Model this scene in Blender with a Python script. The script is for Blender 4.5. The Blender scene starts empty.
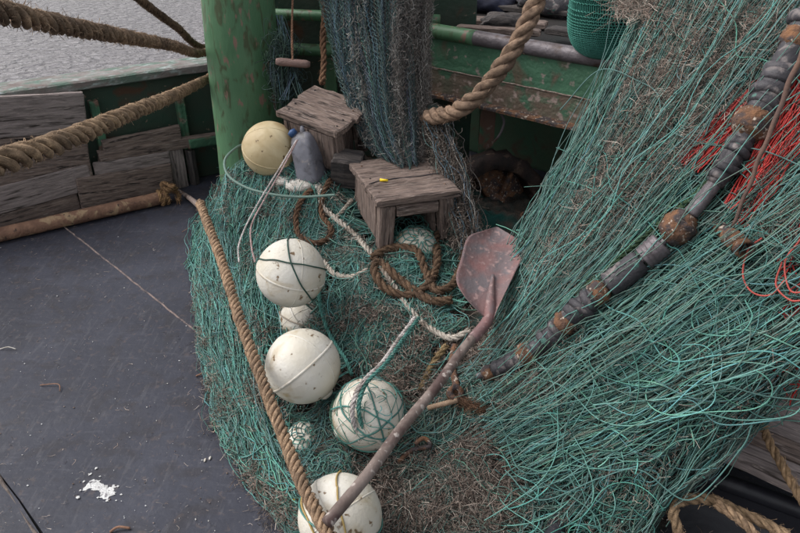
import bpy, math, random
import numpy as np
from mathutils import Vector, Matrix
rng = np.random.default_rng(7); random.seed(7)
R = math.radians
scene = bpy.context.scene
C = scene.collection

# ---------------------------------------------------------------- camera, light, exposure
CAMZ, PITCH, FPX = 1.7, R(30), 700.0
cam_d = bpy.data.cameras.new('camera'); cam = bpy.data.objects.new('camera', cam_d); C.objects.link(cam)
cam.location = (0, 0, CAMZ); cam.rotation_euler = (R(90) - PITCH, 0, 0)
cam_d.sensor_width = 36; cam_d.lens = 36 * FPX / 800; cam_d.clip_end = 5000; cam_d.clip_start = .02
scene.camera = cam
SUN_EL, SUN_AZ = R(50), R(-78)      # azimuth from +Y towards +X
w = bpy.data.worlds.new('World'); scene.world = w; w.use_nodes = True
nt = w.node_tree; nt.nodes.clear()
sky = nt.nodes.new('ShaderNodeTexSky'); sky.sky_type = 'NISHITA'; sky.sun_disc = False
sky.sun_elevation = SUN_EL; sky.sun_rotation = SUN_AZ; sky.dust_density = 3.0; sky.air_density = 1.0
hs = nt.nodes.new('ShaderNodeHueSaturation'); hs.inputs['Saturation'].default_value = .22
bg = nt.nodes.new('ShaderNodeBackground'); bg.inputs[1].default_value = .15
wo = nt.nodes.new('ShaderNodeOutputWorld')
nt.links.new(sky.outputs[0], hs.inputs['Color']); nt.links.new(hs.outputs[0], bg.inputs[0]); nt.links.new(bg.outputs[0], wo.inputs[0])
sl = bpy.data.lights.new('sun', 'SUN'); sl.energy = 1.3; sl.angle = R(35); sl.color = (1, .98, .96)
so = bpy.data.objects.new('sun', sl); C.objects.link(so)
sd = Vector((math.sin(SUN_AZ) * math.cos(SUN_EL), math.cos(SUN_AZ) * math.cos(SUN_EL), math.sin(SUN_EL)))
so.rotation_euler = sd.to_track_quat('Z', 'Y').to_euler(); so.location = (0, 0, 5)
scene.view_settings.view_transform = 'Standard'; scene.view_settings.look = 'None'
scene.view_settings.exposure = 0.74; scene.view_settings.gamma = 1

# ---------------------------------------------------------------- from the photograph's sight lines to metres
cp, sp = math.cos(PITCH), math.sin(PITCH)
CAM = np.array([0, 0, CAMZ])
def ray(px, py):
    px = np.asarray(px, float); py = np.asarray(py, float)
    a = (px - 400) / FPX; b = (266.5 - py) / FPX
    return np.stack([a, cp + b * sp, -sp + b * cp], -1)
def Pd(px, py, d): return CAM + ray(px, py) * np.asarray(d, float)[..., None]
def Pz(px, py, z):
    r = ray(px, py); t = (z - CAMZ) / r[..., 2]; return CAM + r * t[..., None]
def Py(px, py, y):
    r = ray(px, py); t = y / r[..., 1]; return CAM + r * t[..., None]
def norm(v): v = np.asarray(v, float); return v / (np.linalg.norm(v, axis=-1, keepdims=True) + 1e-12)

class TPS:                                    # smooth surface through scattered points
    def __init__(s, xy, v, lam=1e-4):
        s.xy = np.array(xy, float); n = len(s.xy); K = s.k(s.xy, s.xy) + lam * np.eye(n)
        Pm = np.c_[np.ones(n), s.xy]; A = np.zeros((n + 3, n + 3)); A[:n, :n] = K; A[:n, n:] = Pm; A[n:, :n] = Pm.T
        s.w = np.linalg.solve(A, np.r_[np.array(v, float), 0, 0, 0])
    def k(s, a, b):
        r2 = ((a[:, None, :] - b[None, :, :]) ** 2).sum(-1) + 1e-12; return .5 * r2 * np.log(r2)
    def __call__(s, x, y):
        x = np.asarray(x, float); sh = x.shape; q = np.c_[x.ravel(), np.asarray(y, float).ravel()]
        return (s.k(q, s.xy) @ s.w[:-3] + s.w[-3] + q @ s.w[-2:]).reshape(sh)

# heap of netting: height above deck
hp = [(190,190,.0),(186,225,0),(190,280,0),(196,330,0),(205,380,0),(216,430,0),(245,480,0),(283,533,0),(300,580,0),
      (160,225,-.12),(160,290,-.12),(168,350,-.12),(180,410,-.12),(200,470,-.12),(240,540,-.12),(262,590,-.12),
      (215,215,.17),(212,280,.12),(218,340,.10),(228,400,.07),(250,440,.07),(285,500,.05),
      (232,175,.45),(250,180,.50),(300,190,.50),(350,200,.46),(420,190,.46),(250,250,.27),(300,275,.30),(350,280,.34),(420,255,.40),(465,250,.38),
      (260,330,.15),(300,370,.16),(360,350,.22),(420,335,.28),(300,430,.10),(350,440,.12),(420,440,.13),(480,440,.16),(340,515,.05),
      (400,520,.07),(500,520,.10),(480,350,.33),(540,400,.25),(600,480,.12),(560,580,.1),(650,560,.05),(640,420,.15),(700,520,.0)]
hw = [Pz(a, b, c) for a, b, c in hp]
hxy = [(p[0], p[1]) for p in hw] + [(-.9,3.3),(-.5,3.4),(0,3.4),(.4,3.3),(1.0,2.6),(.8,2.2),(1.3,1.6)]
hv = [c for *_, c in hp] + [.1,.35,.4,.3,.1,.2,0]
_H = TPS(hxy, hv, 2e-3)
def lump(x, y): return .026 * np.sin(9 * x + 5 * y + 1) * np.sin(8 * y - 4 * x) + .014 * np.sin(23 * x - 11 * y) * np.sin(19 * y + 7 * x + 2)
def H(x, y):
    h = _H(x, y); return np.clip(h + lump(x, y) * np.clip(h / .1, 0, 1), -.1, .6)
def Ph(px, py, off=0.0):                      # where a sight line meets the heap (or the deck)
    px = np.asarray(px, float); py = np.asarray(py, float); r = ray(px, py)
    t = np.full(px.shape, 1.0); lo = t.copy(); done = np.zeros(px.shape, bool)
    for _ in range(140):
        p = CAM + r * t[..., None]; below = p[..., 2] < np.maximum(H(p[..., 0], p[..., 1]), 0) + off
        done |= below; lo = np.where(done, lo, t); t = np.where(done, t, t + .025)
    a, b = lo, lo + .025
    for _ in range(10):
        m = (a + b) / 2; p = CAM + r * m[..., None]; below = p[..., 2] < np.maximum(H(p[..., 0], p[..., 1]), 0) + off
        b = np.where(below, m, b); a = np.where(below, a, m)
    return CAM + r * a[..., None]
# big net curtain on the right: distance from the camera
dp = [(640,0,2.35),(720,0,2.15),(830,0,1.9),(590,110,2.32),(650,110,2.12),(740,110,1.95),(830,110,1.8),(540,215,2.35),(600,215,2.15),(700,215,1.93),(830,215,1.7),
      (500,300,2.36),(560,300,2.13),(650,300,1.95),(740,300,1.80),(830,300,1.65),(485,380,2.22),(560,380,2.04),(640,380,1.90),(720,380,1.75),(830,370,1.66),
      (480,460,2.10),(560,460,1.98),(640,460,1.87),(720,450,1.78),(820,430,1.72),(520,540,1.90),(600,540,1.84),(680,520,1.82),(520,600,1.8),(640,600,1.76),(700,-80,2.35),(850,-80,2.1)]
_D = TPS([(a / 100, b / 100) for a, b, _ in dp], [c for *_, c in dp], 1e-2)
def D(px, py): return _D(np.asarray(px, float) / 100, np.asarray(py, float) / 100)
def Pc(px, py, off=0.0): return Pd(px, py, D(px, py) - off)

# ---------------------------------------------------------------- materials
MATS = {}
def mat(name, c1, c2=None, scale=8, rough=.8, bump=.3, bscale=60, stretch=(1,1,1), tint=False, c3=None, s3=3, t3=(.5,.6), metal=0, spec=.3, rmix=0, coord='Object', c4=None, s4=40, t4=(.62,.66), detail=6, trans=0):
    m = bpy.data.materials.new(name); m.use_nodes = True; n = m.node_tree.nodes; l = m.node_tree.links
    b = n['Principled BSDF']; b.inputs['Roughness'].default_value = rough; b.inputs['Metallic'].default_value = metal
    b.inputs['Specular IOR Level'].default_value = spec
    if trans: b.inputs['Subsurface Weight'].default_value = trans; b.inputs['Subsurface Radius'].default_value = (.02,.02,.015)
    tc = n.new('ShaderNodeTexCoord'); mp = n.new('ShaderNodeMapping'); mp.inputs['Scale'].default_value = stretch
    oi = n.new('ShaderNodeObjectInfo'); va = n.new('ShaderNodeVectorMath'); va.operation = 'MULTIPLY_ADD'; l.new(oi.outputs['Random'], va.inputs[0]); va.inputs[1].default_value = (7.3, 5.1, 9.7); l.new(tc.outputs[coord], va.inputs[2]); l.new(va.outputs[0], mp.inputs[0])
    def noise(s, d=detail, dist=0):
        x = n.new('ShaderNodeTexNoise'); x.inputs['Scale'].default_value = s; x.inputs['Detail'].default_value = d; x.inputs['Distortion'].default_value = dist
        l.new(mp.outputs[0], x.inputs['Vector']); return x.outputs['Fac']
    def ramp(fac, lo, hi):
        x = n.new('ShaderNodeMapRange'); x.inputs[1].default_value = lo; x.inputs[2].default_value = hi; l.new(fac, x.inputs[0]); return x.outputs[0]
    def mix(f, a, bb, mode='MIX'):
        x = n.new('ShaderNodeMix'); x.data_type = 'RGBA'; x.blend_type = mode
        for i, v in ((0, f), (6, a), (7, bb)):
            if hasattr(v, 'is_output'): l.new(v, x.inputs[i])
            else: x.inputs[i].default_value = v if i == 0 else (*v, 1) if len(v) == 3 else v
        return x.outputs[2]
    col = mix(ramp(noise(scale), .32, .68), c1, c2 or c1)
    if c3: col = mix(ramp(noise(s3, 8, .6), *t3), col, c3)
    if c4: col = mix(ramp(noise(s4, 3), *t4), col, c4)
    if tint:
        at = n.new('ShaderNodeAttribute'); at.attribute_name = 'tint'; col = mix(1.0, col, at.outputs['Color'], 'MULTIPLY')
    l.new(col, b.inputs['Base Color'])
    if rmix:
        l.new(ramp(noise(scale * 1.7), .2, .8), (rr := n.new('ShaderNodeMapRange')).inputs[0]); rr.inputs[3].default_value = rough - rmix; rr.inputs[4].default_value = rough + rmix
        l.new(rr.outputs[0], b.inputs['Roughness'])
    if bump:
        bp = n.new('ShaderNodeBump'); bp.inputs['Strength'].default_value = bump; bp.inputs['Distance'].default_value = .006
        l.new(noise(bscale, 8), bp.inputs['Height']); l.new(bp.outputs[0], b.inputs['Normal'])
    MATS[name] = m; return m
M_twine = mat('net_twine', (.9,.9,.9), (1,1,1), 30, .62, 0, tint=True, spec=.35)
M_dry = mat('dry_fibre', (.8,.8,.8), (1,1,1), 30, .95, 0, tint=True, spec=.1)
M_rope = mat('rope_fibre', (.29,.225,.165), (.15,.115,.088), 60, .9, .8, 400, tint=True, spec=.12, c3=(.10,.08,.066), s3=7, t3=(.45,.75))
M_cord = mat('cord_fibre', (1,.97,.94), (.72,.69,.66), 60, .9, .8, 400, tint=True, spec=.12, c3=(.45,.40,.36), s3=14, t3=(.5,.7))
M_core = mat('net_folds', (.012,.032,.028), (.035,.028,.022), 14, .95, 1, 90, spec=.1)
M_coreb = mat('weed_folds', (.060,.046,.038), (.024,.030,.028), 18, .98, 1, 120, c3=(.012,.045,.04), s3=5, t3=(.5,.62), spec=.05)
M_float = mat('float_shell', (.64,.61,.55), (.55,.50,.41), 9, .5, .3, 90, c3=(.38,.29,.16), s3=11, t3=(.55,.76), c4=(.16,.10,.05), s4=38, t4=(.64,.70), spec=.4, trans=.08)
M_floaty = mat('float_shell_yellowed', (.56,.45,.27), (.42,.31,.16), 9, .5, .15, 70, c3=(.66,.56,.36), s3=9, t3=(.5,.75), c4=(.12,.07,.03), s4=34, t4=(.66,.71), spec=.4, trans=.08)
M_wood = mat('weathered_wood', (.255,.188,.156), (.10,.075,.067), 9, .85, 1, 45, stretch=(1,11,11), c3=(.028,.022,.02), s3=6, t3=(.55,.66), c4=(.30,.24,.21), s4=20, t4=(.56,.7), spec=.2)
M_woodd = mat('dark_wet_wood', (.10,.085,.078), (.035,.03,.03), 9, .8, 1, 40, stretch=(1,9,9), c3=(.02,.02,.022), s3=4, t3=(.5,.7))
M_woodl = mat('pale_weathered_wood', (.34,.28,.265), (.17,.14,.13), 8, .85, 1, 45, stretch=(1,11,11), c3=(.05,.04,.035), s3=5, t3=(.56,.68), c4=(.38,.31,.28), s4=20, t4=(.58,.7), spec=.2)
M_green = mat('green_paint', (.058,.14,.068), (.088,.18,.095), 8, .5, .5, 45, stretch=(1,1,.35), c3=(.055,.075,.035), s3=26, t3=(.54,.64), c4=(.20,.125,.095), s4=30, t4=(.62,.68), spec=.4)
M_greend = mat('grimy_green_paint', (.022,.050,.034), (.038,.044,.032), 6, .7, .6, 40, c3=(.07,.035,.02), s3=6, t3=(.58,.68), c4=(.16,.12,.09), s4=30, t4=(.68,.72))
M_greenr = mat('rust_streaked_green', (.060,.150,.085), (.035,.080,.05), 9, .6, 1, 50, stretch=(1,1,1), c3=(.13,.075,.055), s3=8, t3=(.50,.60), c4=(.24,.19,.16), s4=22, t4=(.64,.70))
M_rust = mat('rusty_steel', (.19,.095,.05), (.075,.045,.035), 35, .9, 1, 110, c3=(.055,.045,.045), s3=22, t3=(.46,.58), c4=(.40,.33,.27), s4=70, t4=(.60,.68), spec=.2)
M_pipe = mat('rusted_pipe', (.26,.145,.095), (.14,.075,.052), 18, .85, .8, 80, c3=(.34,.23,.14), s3=16, t3=(.54,.62), c4=(.06,.04,.035), s4=34, t4=(.62,.7))
M_steel = mat('worn_grey_steel', (.17,.15,.16), (.09,.075,.08), 12, .5, .6, 60, c3=(.06,.035,.025), s3=8, t3=(.56,.66), metal=.2, rmix=.15)
M_rubber = mat('worn_black_rubber', (.028,.026,.030), (.055,.05,.056), 14, .6, .6, 70, c3=(.16,.135,.13), s3=26, t3=(.56,.68), c4=(.05,.12,.10), s4=40, t4=(.62,.7), spec=.35)
M_shovel = mat('worn_red_paint', (.20,.10,.096), (.145,.095,.092), 9, .6, .5, 60, c3=(.12,.10,.105), s3=13, t3=(.42,.62), c4=(.27,.18,.17), s4=60, t4=(.56,.70), spec=.3)
M_handle = mat('purple_brown_handle', (.21,.165,.145), (.12,.088,.075), 16, .65, .5, 60, stretch=(1,1,.2), c3=(.08,.05,.045), s3=14, t3=(.5,.62), c4=(.36,.31,.28), s4=50, t4=(.60,.68))
M_can = mat('grey_plastic', (.19,.19,.22), (.11,.108,.125), 14, .5, .3, 50, c3=(.04,.035,.035), s3=14, t3=(.5,.64), c4=(.22,.2,.2), s4=40, t4=(.62,.7), spec=.4)
M_blue = mat('blue_plastic', (.03,.07,.17), None, 9, .4, 0)
M_yellow = mat('yellow_plastic', (.75,.52,.02), None, 9, .45, 0)
M_black = mat('black_plastic', (.014,.014,.018), (.022,.022,.028), 8, .45, .3, 40, c3=(.05,.048,.055), s3=6, t3=(.6,.75), spec=.4)
M_dark = mat('dark_interior', (.010,.012,.011), (.018,.014,.013), 6, .95, .5)
M_white = mat('white_paint', (.60,.60,.59), (.50,.49,.48), 60, .8, .8, 200, c3=(.2,.19,.2), s3=50, t3=(.58,.66))
M_foam = mat('grubby_white_foam', (.66,.63,.58), (.40,.36,.31), 22, .85, .8, 120)
M_bag = mat('green_woven_mesh', (.03,.15,.115), (.06,.22,.18), 20, .7, 0, spec=.3)
M_cap = mat('worn_cap_rail', (.22,.20,.19), (.13,.10,.09), 7, .8, .8, 60, stretch=(1,2,2), c3=(.09,.14,.11), s3=9, t3=(.45,.65), c4=(.30,.33,.32), s4=18, t4=(.54,.70))

def deck_mat():
    m = bpy.data.materials.new('deck_coating'); m.use_nodes = True; n = m.node_tree.nodes; l = m.node_tree.links; b = n['Principled BSDF']
    tc = n.new('ShaderNodeTexCoord')
    def noise(s, d=6, dist=0, st=None):
        x = n.new('ShaderNodeTexNoise'); x.inputs['Scale'].default_value = s; x.inputs['Detail'].default_value = d; x.inputs['Distortion'].default_value = dist
        if st:
            mp = n.new('ShaderNodeMapping'); mp.inputs['Scale'].default_value = st[:3]; mp.inputs['Rotation'].default_value = (0,0,st[3]); l.new(tc.outputs['Object'], mp.inputs[0]); l.new(mp.outputs[0], x.inputs['Vector'])
        else: l.new(tc.outputs['Object'], x.inputs['Vector'])
        return x.outputs['Fac']
    def rg(f, lo, hi, a=0, c=1):
        x = n.new('ShaderNodeMapRange'); x.inputs[1].default_value = lo; x.inputs[2].default_value = hi; x.inputs[3].default_value = a; x.inputs[4].default_value = c; l.new(f, x.inputs[0]); return x.outputs[0]
    def mix(f, a, c):
        x = n.new('ShaderNodeMix'); x.data_type = 'RGBA'; l.new(f, x.inputs[0])
        for i, v in ((6, a), (7, c)):
            if hasattr(v, 'is_output'): l.new(v, x.inputs[i])
            else: x.inputs[i].default_value = (*v, 1)
        return x.outputs[2]
    col = mix(rg(noise(2.2, 7, .4), .35, .65), (.021,.022,.032), (.036,.038,.053))
    col = mix(rg(noise(9, 10, .8), .50, .66, 0, .7), col, (.024,.022,.027))
    col = mix(rg(noise(6, 9, 1.5, (1, 6, 1, .6)), .58, .74, 0, .4), col, (.065,.066,.083))
    col = mix(rg(noise(7, 9, 1.5, (6, 1, 1, .3)), .57, .70, 0, .4), col, (.08,.078,.088))
    col = mix(rg(noise(85, 5, .5), .66, .72, 0, .4), col, (.17,.16,.16))
    col = mix(rg(noise(38, 6, .8), .60, .68, 0, .3), col, (.11,.08,.07))
    l.new(col, b.inputs['Base Color']); l.new(rg(noise(3, 6), .3, .7, .5, .7), b.inputs['Roughness']); b.inputs['Specular IOR Level'].default_value = .3
    bp = n.new('ShaderNodeBump'); bp.inputs['Strength'].default_value = .5; bp.inputs['Distance'].default_value = .004
    l.new(noise(35, 10, .3), bp.inputs['Height']); l.new(bp.outputs[0], b.inputs['Normal']); return m
M_deck = deck_mat()
def water_mat():
    m = bpy.data.materials.new('river_water'); m.use_nodes = True; n = m.node_tree.nodes; l = m.node_tree.links; b = n['Principled BSDF']
    b.inputs['Base Color'].default_value = (.17,.155,.165,1); b.inputs['Roughness'].default_value = .12; b.inputs['IOR'].default_value = 1.33
    tc = n.new('ShaderNodeTexCoord'); mp = n.new('ShaderNodeMapping'); mp.inputs['Scale'].default_value = (1, 1.5, 1); l.new(tc.outputs['Object'], mp.inputs[0])
    a = n.new('ShaderNodeTexNoise'); a.inputs['Scale'].default_value = 5.5; a.inputs['Detail'].default_value = 5; a.inputs['Distortion'].default_value = .5; l.new(mp.outputs[0], a.inputs['Vector'])
    bp = n.new('ShaderNodeBump'); bp.inputs['Strength'].default_value = 1; bp.inputs['Distance'].default_value = .22
    l.new(a.outputs['Fac'], bp.inputs['Height']); l.new(bp.outputs[0], b.inputs['Normal']); return m
M_water = water_mat()

# ---------------------------------------------------------------- object helpers
def mesh_from(name, V, Fq, Ft=None, tint=None, smooth=True, mt=None):
    me = bpy.data.meshes.new(name); V = np.asarray(V, np.float32)
    fl = []; st = []; n = 0; 
    arrs = []; starts = []; tot = 0
    for Fa in (Fq, Ft):
        if Fa is None or len(Fa) == 0: continue
        Fa = np.asarray(Fa, np.int32); k = Fa.shape[1]; arrs.append(Fa.ravel()); starts.append(tot + np.arange(len(Fa)) * k); tot += Fa.size
    loops = np.concatenate(arrs).astype(np.int32); starts = np.concatenate(starts).astype(np.int32)
    me.vertices.add(len(V)); me.vertices.foreach_set('co', V.ravel())
    me.loops.add(len(loops)); me.loops.foreach_set('vertex_index', loops)
    me.polygons.add(len(starts)); me.polygons.foreach_set('loop_start', starts)
    me.polygons.foreach_set('use_smooth', np.full(len(starts), smooth))
    me.update(calc_edges=True); me.validate()
    if tint is not None:
        a = me.color_attributes.new('tint', 'FLOAT_COLOR', 'POINT'); t = np.ones((len(V), 4), np.float32); t[:, :3] = tint; a.data.foreach_set('color', t.ravel())
    if mt: me.materials.append(mt)
    return me
def link(o, parent=None, ploc=None):
    C.objects.link(o)
    if parent is not None: o.parent = parent; o.matrix_parent_inverse = parent_world(parent).inverted()
    return o
WORLD = {}
def parent_world(p): return WORLD.get(p.name, Matrix.Identity(4))
def mobj(name, data, mt, parent=None, smooth=True, kind=None, label=None):
    """data = (V, quads, tris, tint) in world metres"""
    V, Q, T, tint = data; V = np.asarray(V, float)
    loc = np.array([V[:, 0].mean(), V[:, 1].mean(), V[:, 2].min()])
    o = bpy.data.objects.new(name, mesh_from(name, V - loc, Q, T, tint, smooth, mt)); o.location = loc
    link(o, parent); WORLD[o.name] = Matrix.Translation(loc)
    if kind: o['kind'] = kind
    if label: o['label'] = label
    return o
def tag(o, label, cat, group=None):
    o['label'] = label; o['category'] = cat
    if group: o['group'] = group
    return o
def thing(name, label, cat, loc, group=None):
    o = bpy.data.objects.new(name, None); o.location = loc; o.empty_display_size = .05; C.objects.link(o); WORLD[o.name] = Matrix.Translation(Vector(loc))
    return tag(o, label, cat, group)
def cat(*ds):
    V=[];Q=[];T=[];t=[];n=0; anyt = any(d[3] is not None for d in ds)
    for v, q, tr, ti in ds:
        V.append(v)
        if q is not None and len(q): Q.append(np.asarray(q) + n)
        if tr is not None and len(tr): T.append(np.asarray(tr) + n)
        if anyt: t.append(ti if ti is not None else np.ones((len(v), 3)))
        n += len(v)
    return np.concatenate(V), (np.concatenate(Q) if Q else None), (np.concatenate(T) if T else None), (np.concatenate(t) if anyt else None)
def tubes(P, r, S=3, tint=None, ripple=None, caps=False):
    """many tubes at once: P (N,K,3), r scalar / (N,) / (N,K)"""
    P = np.asarray(P, float)
    if P.ndim == 2: P = P[None]
    N, K, _ = P.shape; r = np.asarray(r, float)
    r = np.broadcast_to(r if r.ndim == 2 else r.reshape(-1, 1) if r.ndim == 1 else r.reshape(1, 1), (N, K))
    Tn = norm(np.gradient(P, axis=1)); nrm = np.zeros_like(P)
    ref = np.where(np.abs(Tn[:, 0, 2:3]) < .9, np.array([[0, 0, 1.]]), np.array([[1., 0, 0]])); cur = norm(np.cross(Tn[:, 0], ref))
    for k in range(K):
        cur = norm(cur - (cur * Tn[:, k]).sum(-1, keepdims=True) * Tn[:, k]); nrm[:, k] = cur
    bi = np.cross(Tn, nrm); th = np.arange(S) * 2 * math.pi / S
    rr = r[:, :, None] * np.ones(S)
    if ripple: amp, nn, pk = ripple; rr = rr * (1 + amp * np.sin(nn * th[None, None] + pk * np.arange(K)[None, :, None]))
    V = P[:, :, None] + rr[..., None] * (np.cos(th)[None, None, :, None] * nrm[:, :, None] + np.sin(th)[None, None, :, None] * bi[:, :, None])
    idx = np.arange(N * K * S).reshape(N, K, S); a = idx[:, :-1]; b = idx[:, 1:]
    Q = np.stack([a, np.roll(a, -1, 2), np.roll(b, -1, 2), b], -1).reshape(-1, 4)
    T = None; V = V.reshape(-1, 3)
    if caps:
        base = len(V); V = np.r_[V, P[:, 0], P[:, -1]]; tl = []
        for i in range(N):
            for s in range(S):
                tl += [[idx[i, 0, (s+1) % S], idx[i, 0, s], base + i], [idx[i, -1, s], idx[i, -1, (s+1) % S], base + N + i]]
        T = np.array(tl)
    t = None
    if tint is not None:
        tint = np.asarray(tint, float).reshape(-1, 3); tint = np.broadcast_to(tint, (N, 3)); t = np.repeat(tint, K * S, 0)
        if caps: t = np.r_[t, tint, tint]
    return V, Q, T, t
def ribbons(P, wdt, tint):
    N, K, _ = P.shape; Tn = norm(np.gradient(P, axis=1)); sd = norm(np.cross(Tn, norm(rng.normal(size=(N, 1, 3))))) * np.asarray(wdt).reshape(-1, 1, 1)
    V = np.stack([P - sd, P + sd], 2).reshape(-1, 3); idx = np.arange(N * K * 2).reshape(N, K, 2)
    Q = np.stack([idx[:, :-1, 0], idx[:, :-1, 1], idx[:, 1:, 1], idx[:, 1:, 0]], -1).reshape(-1, 4)
    return V, Q, None, np.repeat(np.broadcast_to(tint, (N, 3)), K * 2, 0)
def smooth_path(pts, K, closed=False):
    """Catmull-Rom through points, resampled evenly"""
    p = np.asarray(pts, float)
    q = np.vstack([2 * p[0] - p[1], p, 2 * p[-1] - p[-2]]); out = []
    for i in range(1, len(q) - 2):
        t = np.linspace(0, 1, 24, endpoint=False)[:, None]; a, b, c, d = q[i-1], q[i], q[i+1], q[i+2]
        out.append(.5 * ((2 * b) + (-a + c) * t + (2*a - 5*b + 4*c - d) * t**2 + (-a + 3*b - 3*c + d) * t**3))
    out = np.vstack(out + [p[-1:]]); s = np.r_[0, np.cumsum(np.linalg.norm(np.diff(out, axis=0), axis=1))]
    u = np.linspace(0, s[-1], K); return np.stack([np.interp(u, s, out[:, k]) for k in range(out.shape[1])], -1)
def plen(P): return np.linalg.norm(np.diff(P, axis=0), axis=1).sum()
def wig(N, K, amp, freq=(1, 4), dim=3):
    """smooth random wiggle (N,K,dim)"""
    u = np.linspace(0, 1, K)[None, :, None, None]; f = rng.uniform(*freq, size=(N, 1, dim, 3)); ph = rng.uniform(0, 6.28, size=(N, 1, dim, 3)); am = rng.normal(size=(N, 1, dim, 3)) / 1.7
    return amp * (am * np.sin(2 * math.pi * f * u + ph)).sum(-1)
def rope_data(pts, rad, strands=3, pitch=None, tint=(1,1,1), fuzz=0, S=10, fz=.012, jitter=0):
    P0 = np.asarray(pts, float); L = plen(smooth_path(P0, 100)); pitch = pitch or rad * 7
    K = int(min(900, max(40, L / pitch * 14))); P = smooth_path(P0, K)
    if jitter: P = P + wig(1, K, jitter, (L * 2, L * 5))[0]
    Tn = norm(np.gradient(P, axis=0)); cur = norm(np.cross(Tn[0], (0.1, .2, 1))); Nn = []
    for k in range(K): cur = norm(cur - (cur @ Tn[k]) * Tn[k]); Nn.append(cur)
    Nn = np.array(Nn); B = np.cross(Tn, Nn); s = np.linspace(0, L, K); ds = []
    rv = rad * (1 + .05 * np.sin(s * 31 + 1) + .04 * np.sin(s * 77))
    for j in range(strands):
        a = 2 * math.pi * (s / pitch + j / strands); off = .54 if strands == 3 else .68
        Pj = P + (rv * off)[:, None] * (np.cos(a)[:, None] * Nn + np.sin(a)[:, None] * B)
        ds.append(tubes(Pj[None], (rv * (.50 if strands == 3 else .40))[None], S, np.array(tint) * random.uniform(.88, 1.1), ripple=(.10, 4, 1.1), caps=True))
    ds = [(v, q, t3_, c_ * np.clip(1 + .22 * rng.normal(size=(len(v), 1)), .4, 1.7)) for v, q, t3_, c_ in ds]
    if fuzz:
        n = int(fuzz * L * 1.3); k = rng.integers(0, K, n); th = rng.uniform(0, 6.28, n)
        rd = np.cos(th)[:, None] * Nn[k] + np.sin(th)[:, None] * B[k]; st = P[k] + rd * rad * .95
        dr = norm(rd * rng.uniform(.1, .8, (n, 1)) + Tn[k] * rng.choice([-1, 1], (n, 1)) + rng.normal(size=(n, 3)) * .35); ln = fz * rng.uniform(.4, 1.4, (n, 1, 1)); u = np.linspace(0, 1, 4)[None, :, None]
        F = st[:, None] + dr[:, None] * ln * u + rng.normal(size=(n, 1, 3)) * .35 * ln * u**2
        ds.append(ribbons(F, np.full(n, .00055), np.array(tint) * rng.uniform(.7, 1.7, (n, 1))))
    return cat(*ds)
def rope(name, pts, rad, label=None, ct='rope', parent=None, group=None, mt=None, **k):
    o = mobj(name, rope_data(pts, rad, **k), mt or M_rope, parent)
    if label: tag(o, label, ct, group)
    return o
def lathe(profile, axis_pt, axis, S=28, tint=None):
    """profile [(along, radius)] about axis"""
    ax = norm(axis); n = norm(np.cross(ax, (0.3, .1, 1) if abs(ax[2]) < .9 else (1, 0, 0))); b = np.cross(ax, n)
    th = np.arange(S) * 2 * math.pi / S; c = np.cos(th)[:, None] * n + np.sin(th)[:, None] * b
    V = np.concatenate([np.asarray(axis_pt) + ax * h + c * r for h, r in profile]); idx = np.arange(len(V)).reshape(-1, S)
    Q = np.stack([idx[:-1], np.roll(idx[:-1], -1, 1), np.roll(idx[1:], -1, 1), idx[1:]], -1).reshape(-1, 4)
    return V, Q, None, None
def board(name, o3, xa, ya, L, W, T, mt, parent=None, seed=0, nx=10, ny=4, wear=.004, label=None, bev=.006, curve=0):
    """worn plank: origin at corner o3, length along xa, width along ya, thickness below the top face"""
    rs = np.random.default_rng(seed + 11); xa = norm(xa); ya = np.asarray(ya, float); ya = norm(ya - (ya @ xa) * xa); za = np.cross(xa, ya)
    xs = np.r_[0, bev, np.linspace(bev * 3, L - bev * 3, nx), L - bev, L]; ys = np.r_[0, bev, np.linspace(bev * 2.5, W - bev * 2.5, ny), W - bev, W]
    gx, gy = np.meshgrid(xs, ys, indexing='ij'); ex = np.minimum(gx, L - gx); ey = np.minimum(gy, W - gy)
    round_ = -np.where(ex < bev / 2, bev * .8, np.where(ex < bev * 1.5, bev * .15, 0)) - np.where(ey < bev / 2, bev * .8, np.where(ey < bev * 1.5, bev * .15, 0))
    gyt = gy + (ey < bev * 1.5) * (rs.normal(size=(len(xs), 1)) * wear * .25) ; gxt = gx + (ex < bev * 1.5) * rs.normal(size=(1, len(ys))) * wear * .5
    top = round_ + rs.normal(size=gx.shape) * wear * .2 + rs.normal(size=(1, len(ys))) * wear * .3 + curve * np.sin(gx / L * math.pi)
    A = np.stack([gxt, gyt, top], -1); B = np.stack([gxt, gyt, -T - round_ + curve * np.sin(gx / L * math.pi)], -1)
    n, m = gx.shape; V = np.concatenate([A.reshape(-1, 3), B.reshape(-1, 3)]); i = np.arange(n * m).reshape(n, m); j = i + n * m
    q = [np.stack([i[:-1, :-1], i[1:, :-1], i[1:, 1:], i[:-1, 1:]], -1).reshape(-1, 4), np.stack([j[:-1, :-1], j[:-1, 1:], j[1:, 1:], j[1:, :-1]], -1).reshape(-1, 4)]
    for e in (i[:, 0], i[::-1, -1], i[-1, :], i[0, ::-1]):
        f = e + n * m; q.append(np.stack([e[:-1], f[:-1], f[1:], e[1:]], -1))
    q = np.concatenate(q); me = mesh_from(name, V, q, None, None, False, mt)
    o = bpy.data.objects.new(name, me); mw = Matrix([[xa[k], ya[k], za[k], o3[k]] for k in range(3)] + [[0, 0, 0, 1]])
    link(o, parent); o.matrix_basis = mw; WORLD[o.name] = mw
    if label: o['label'] = label
    return o
def bar(p, q, r, S=16, r2=None, K=2):
    P = np.linspace(p, q, max(K, 2)); rr = np.linspace(r, r2 if r2 is not None else r, max(K, 2)); return tubes(P[None], rr[None], S, caps=True)

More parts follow.
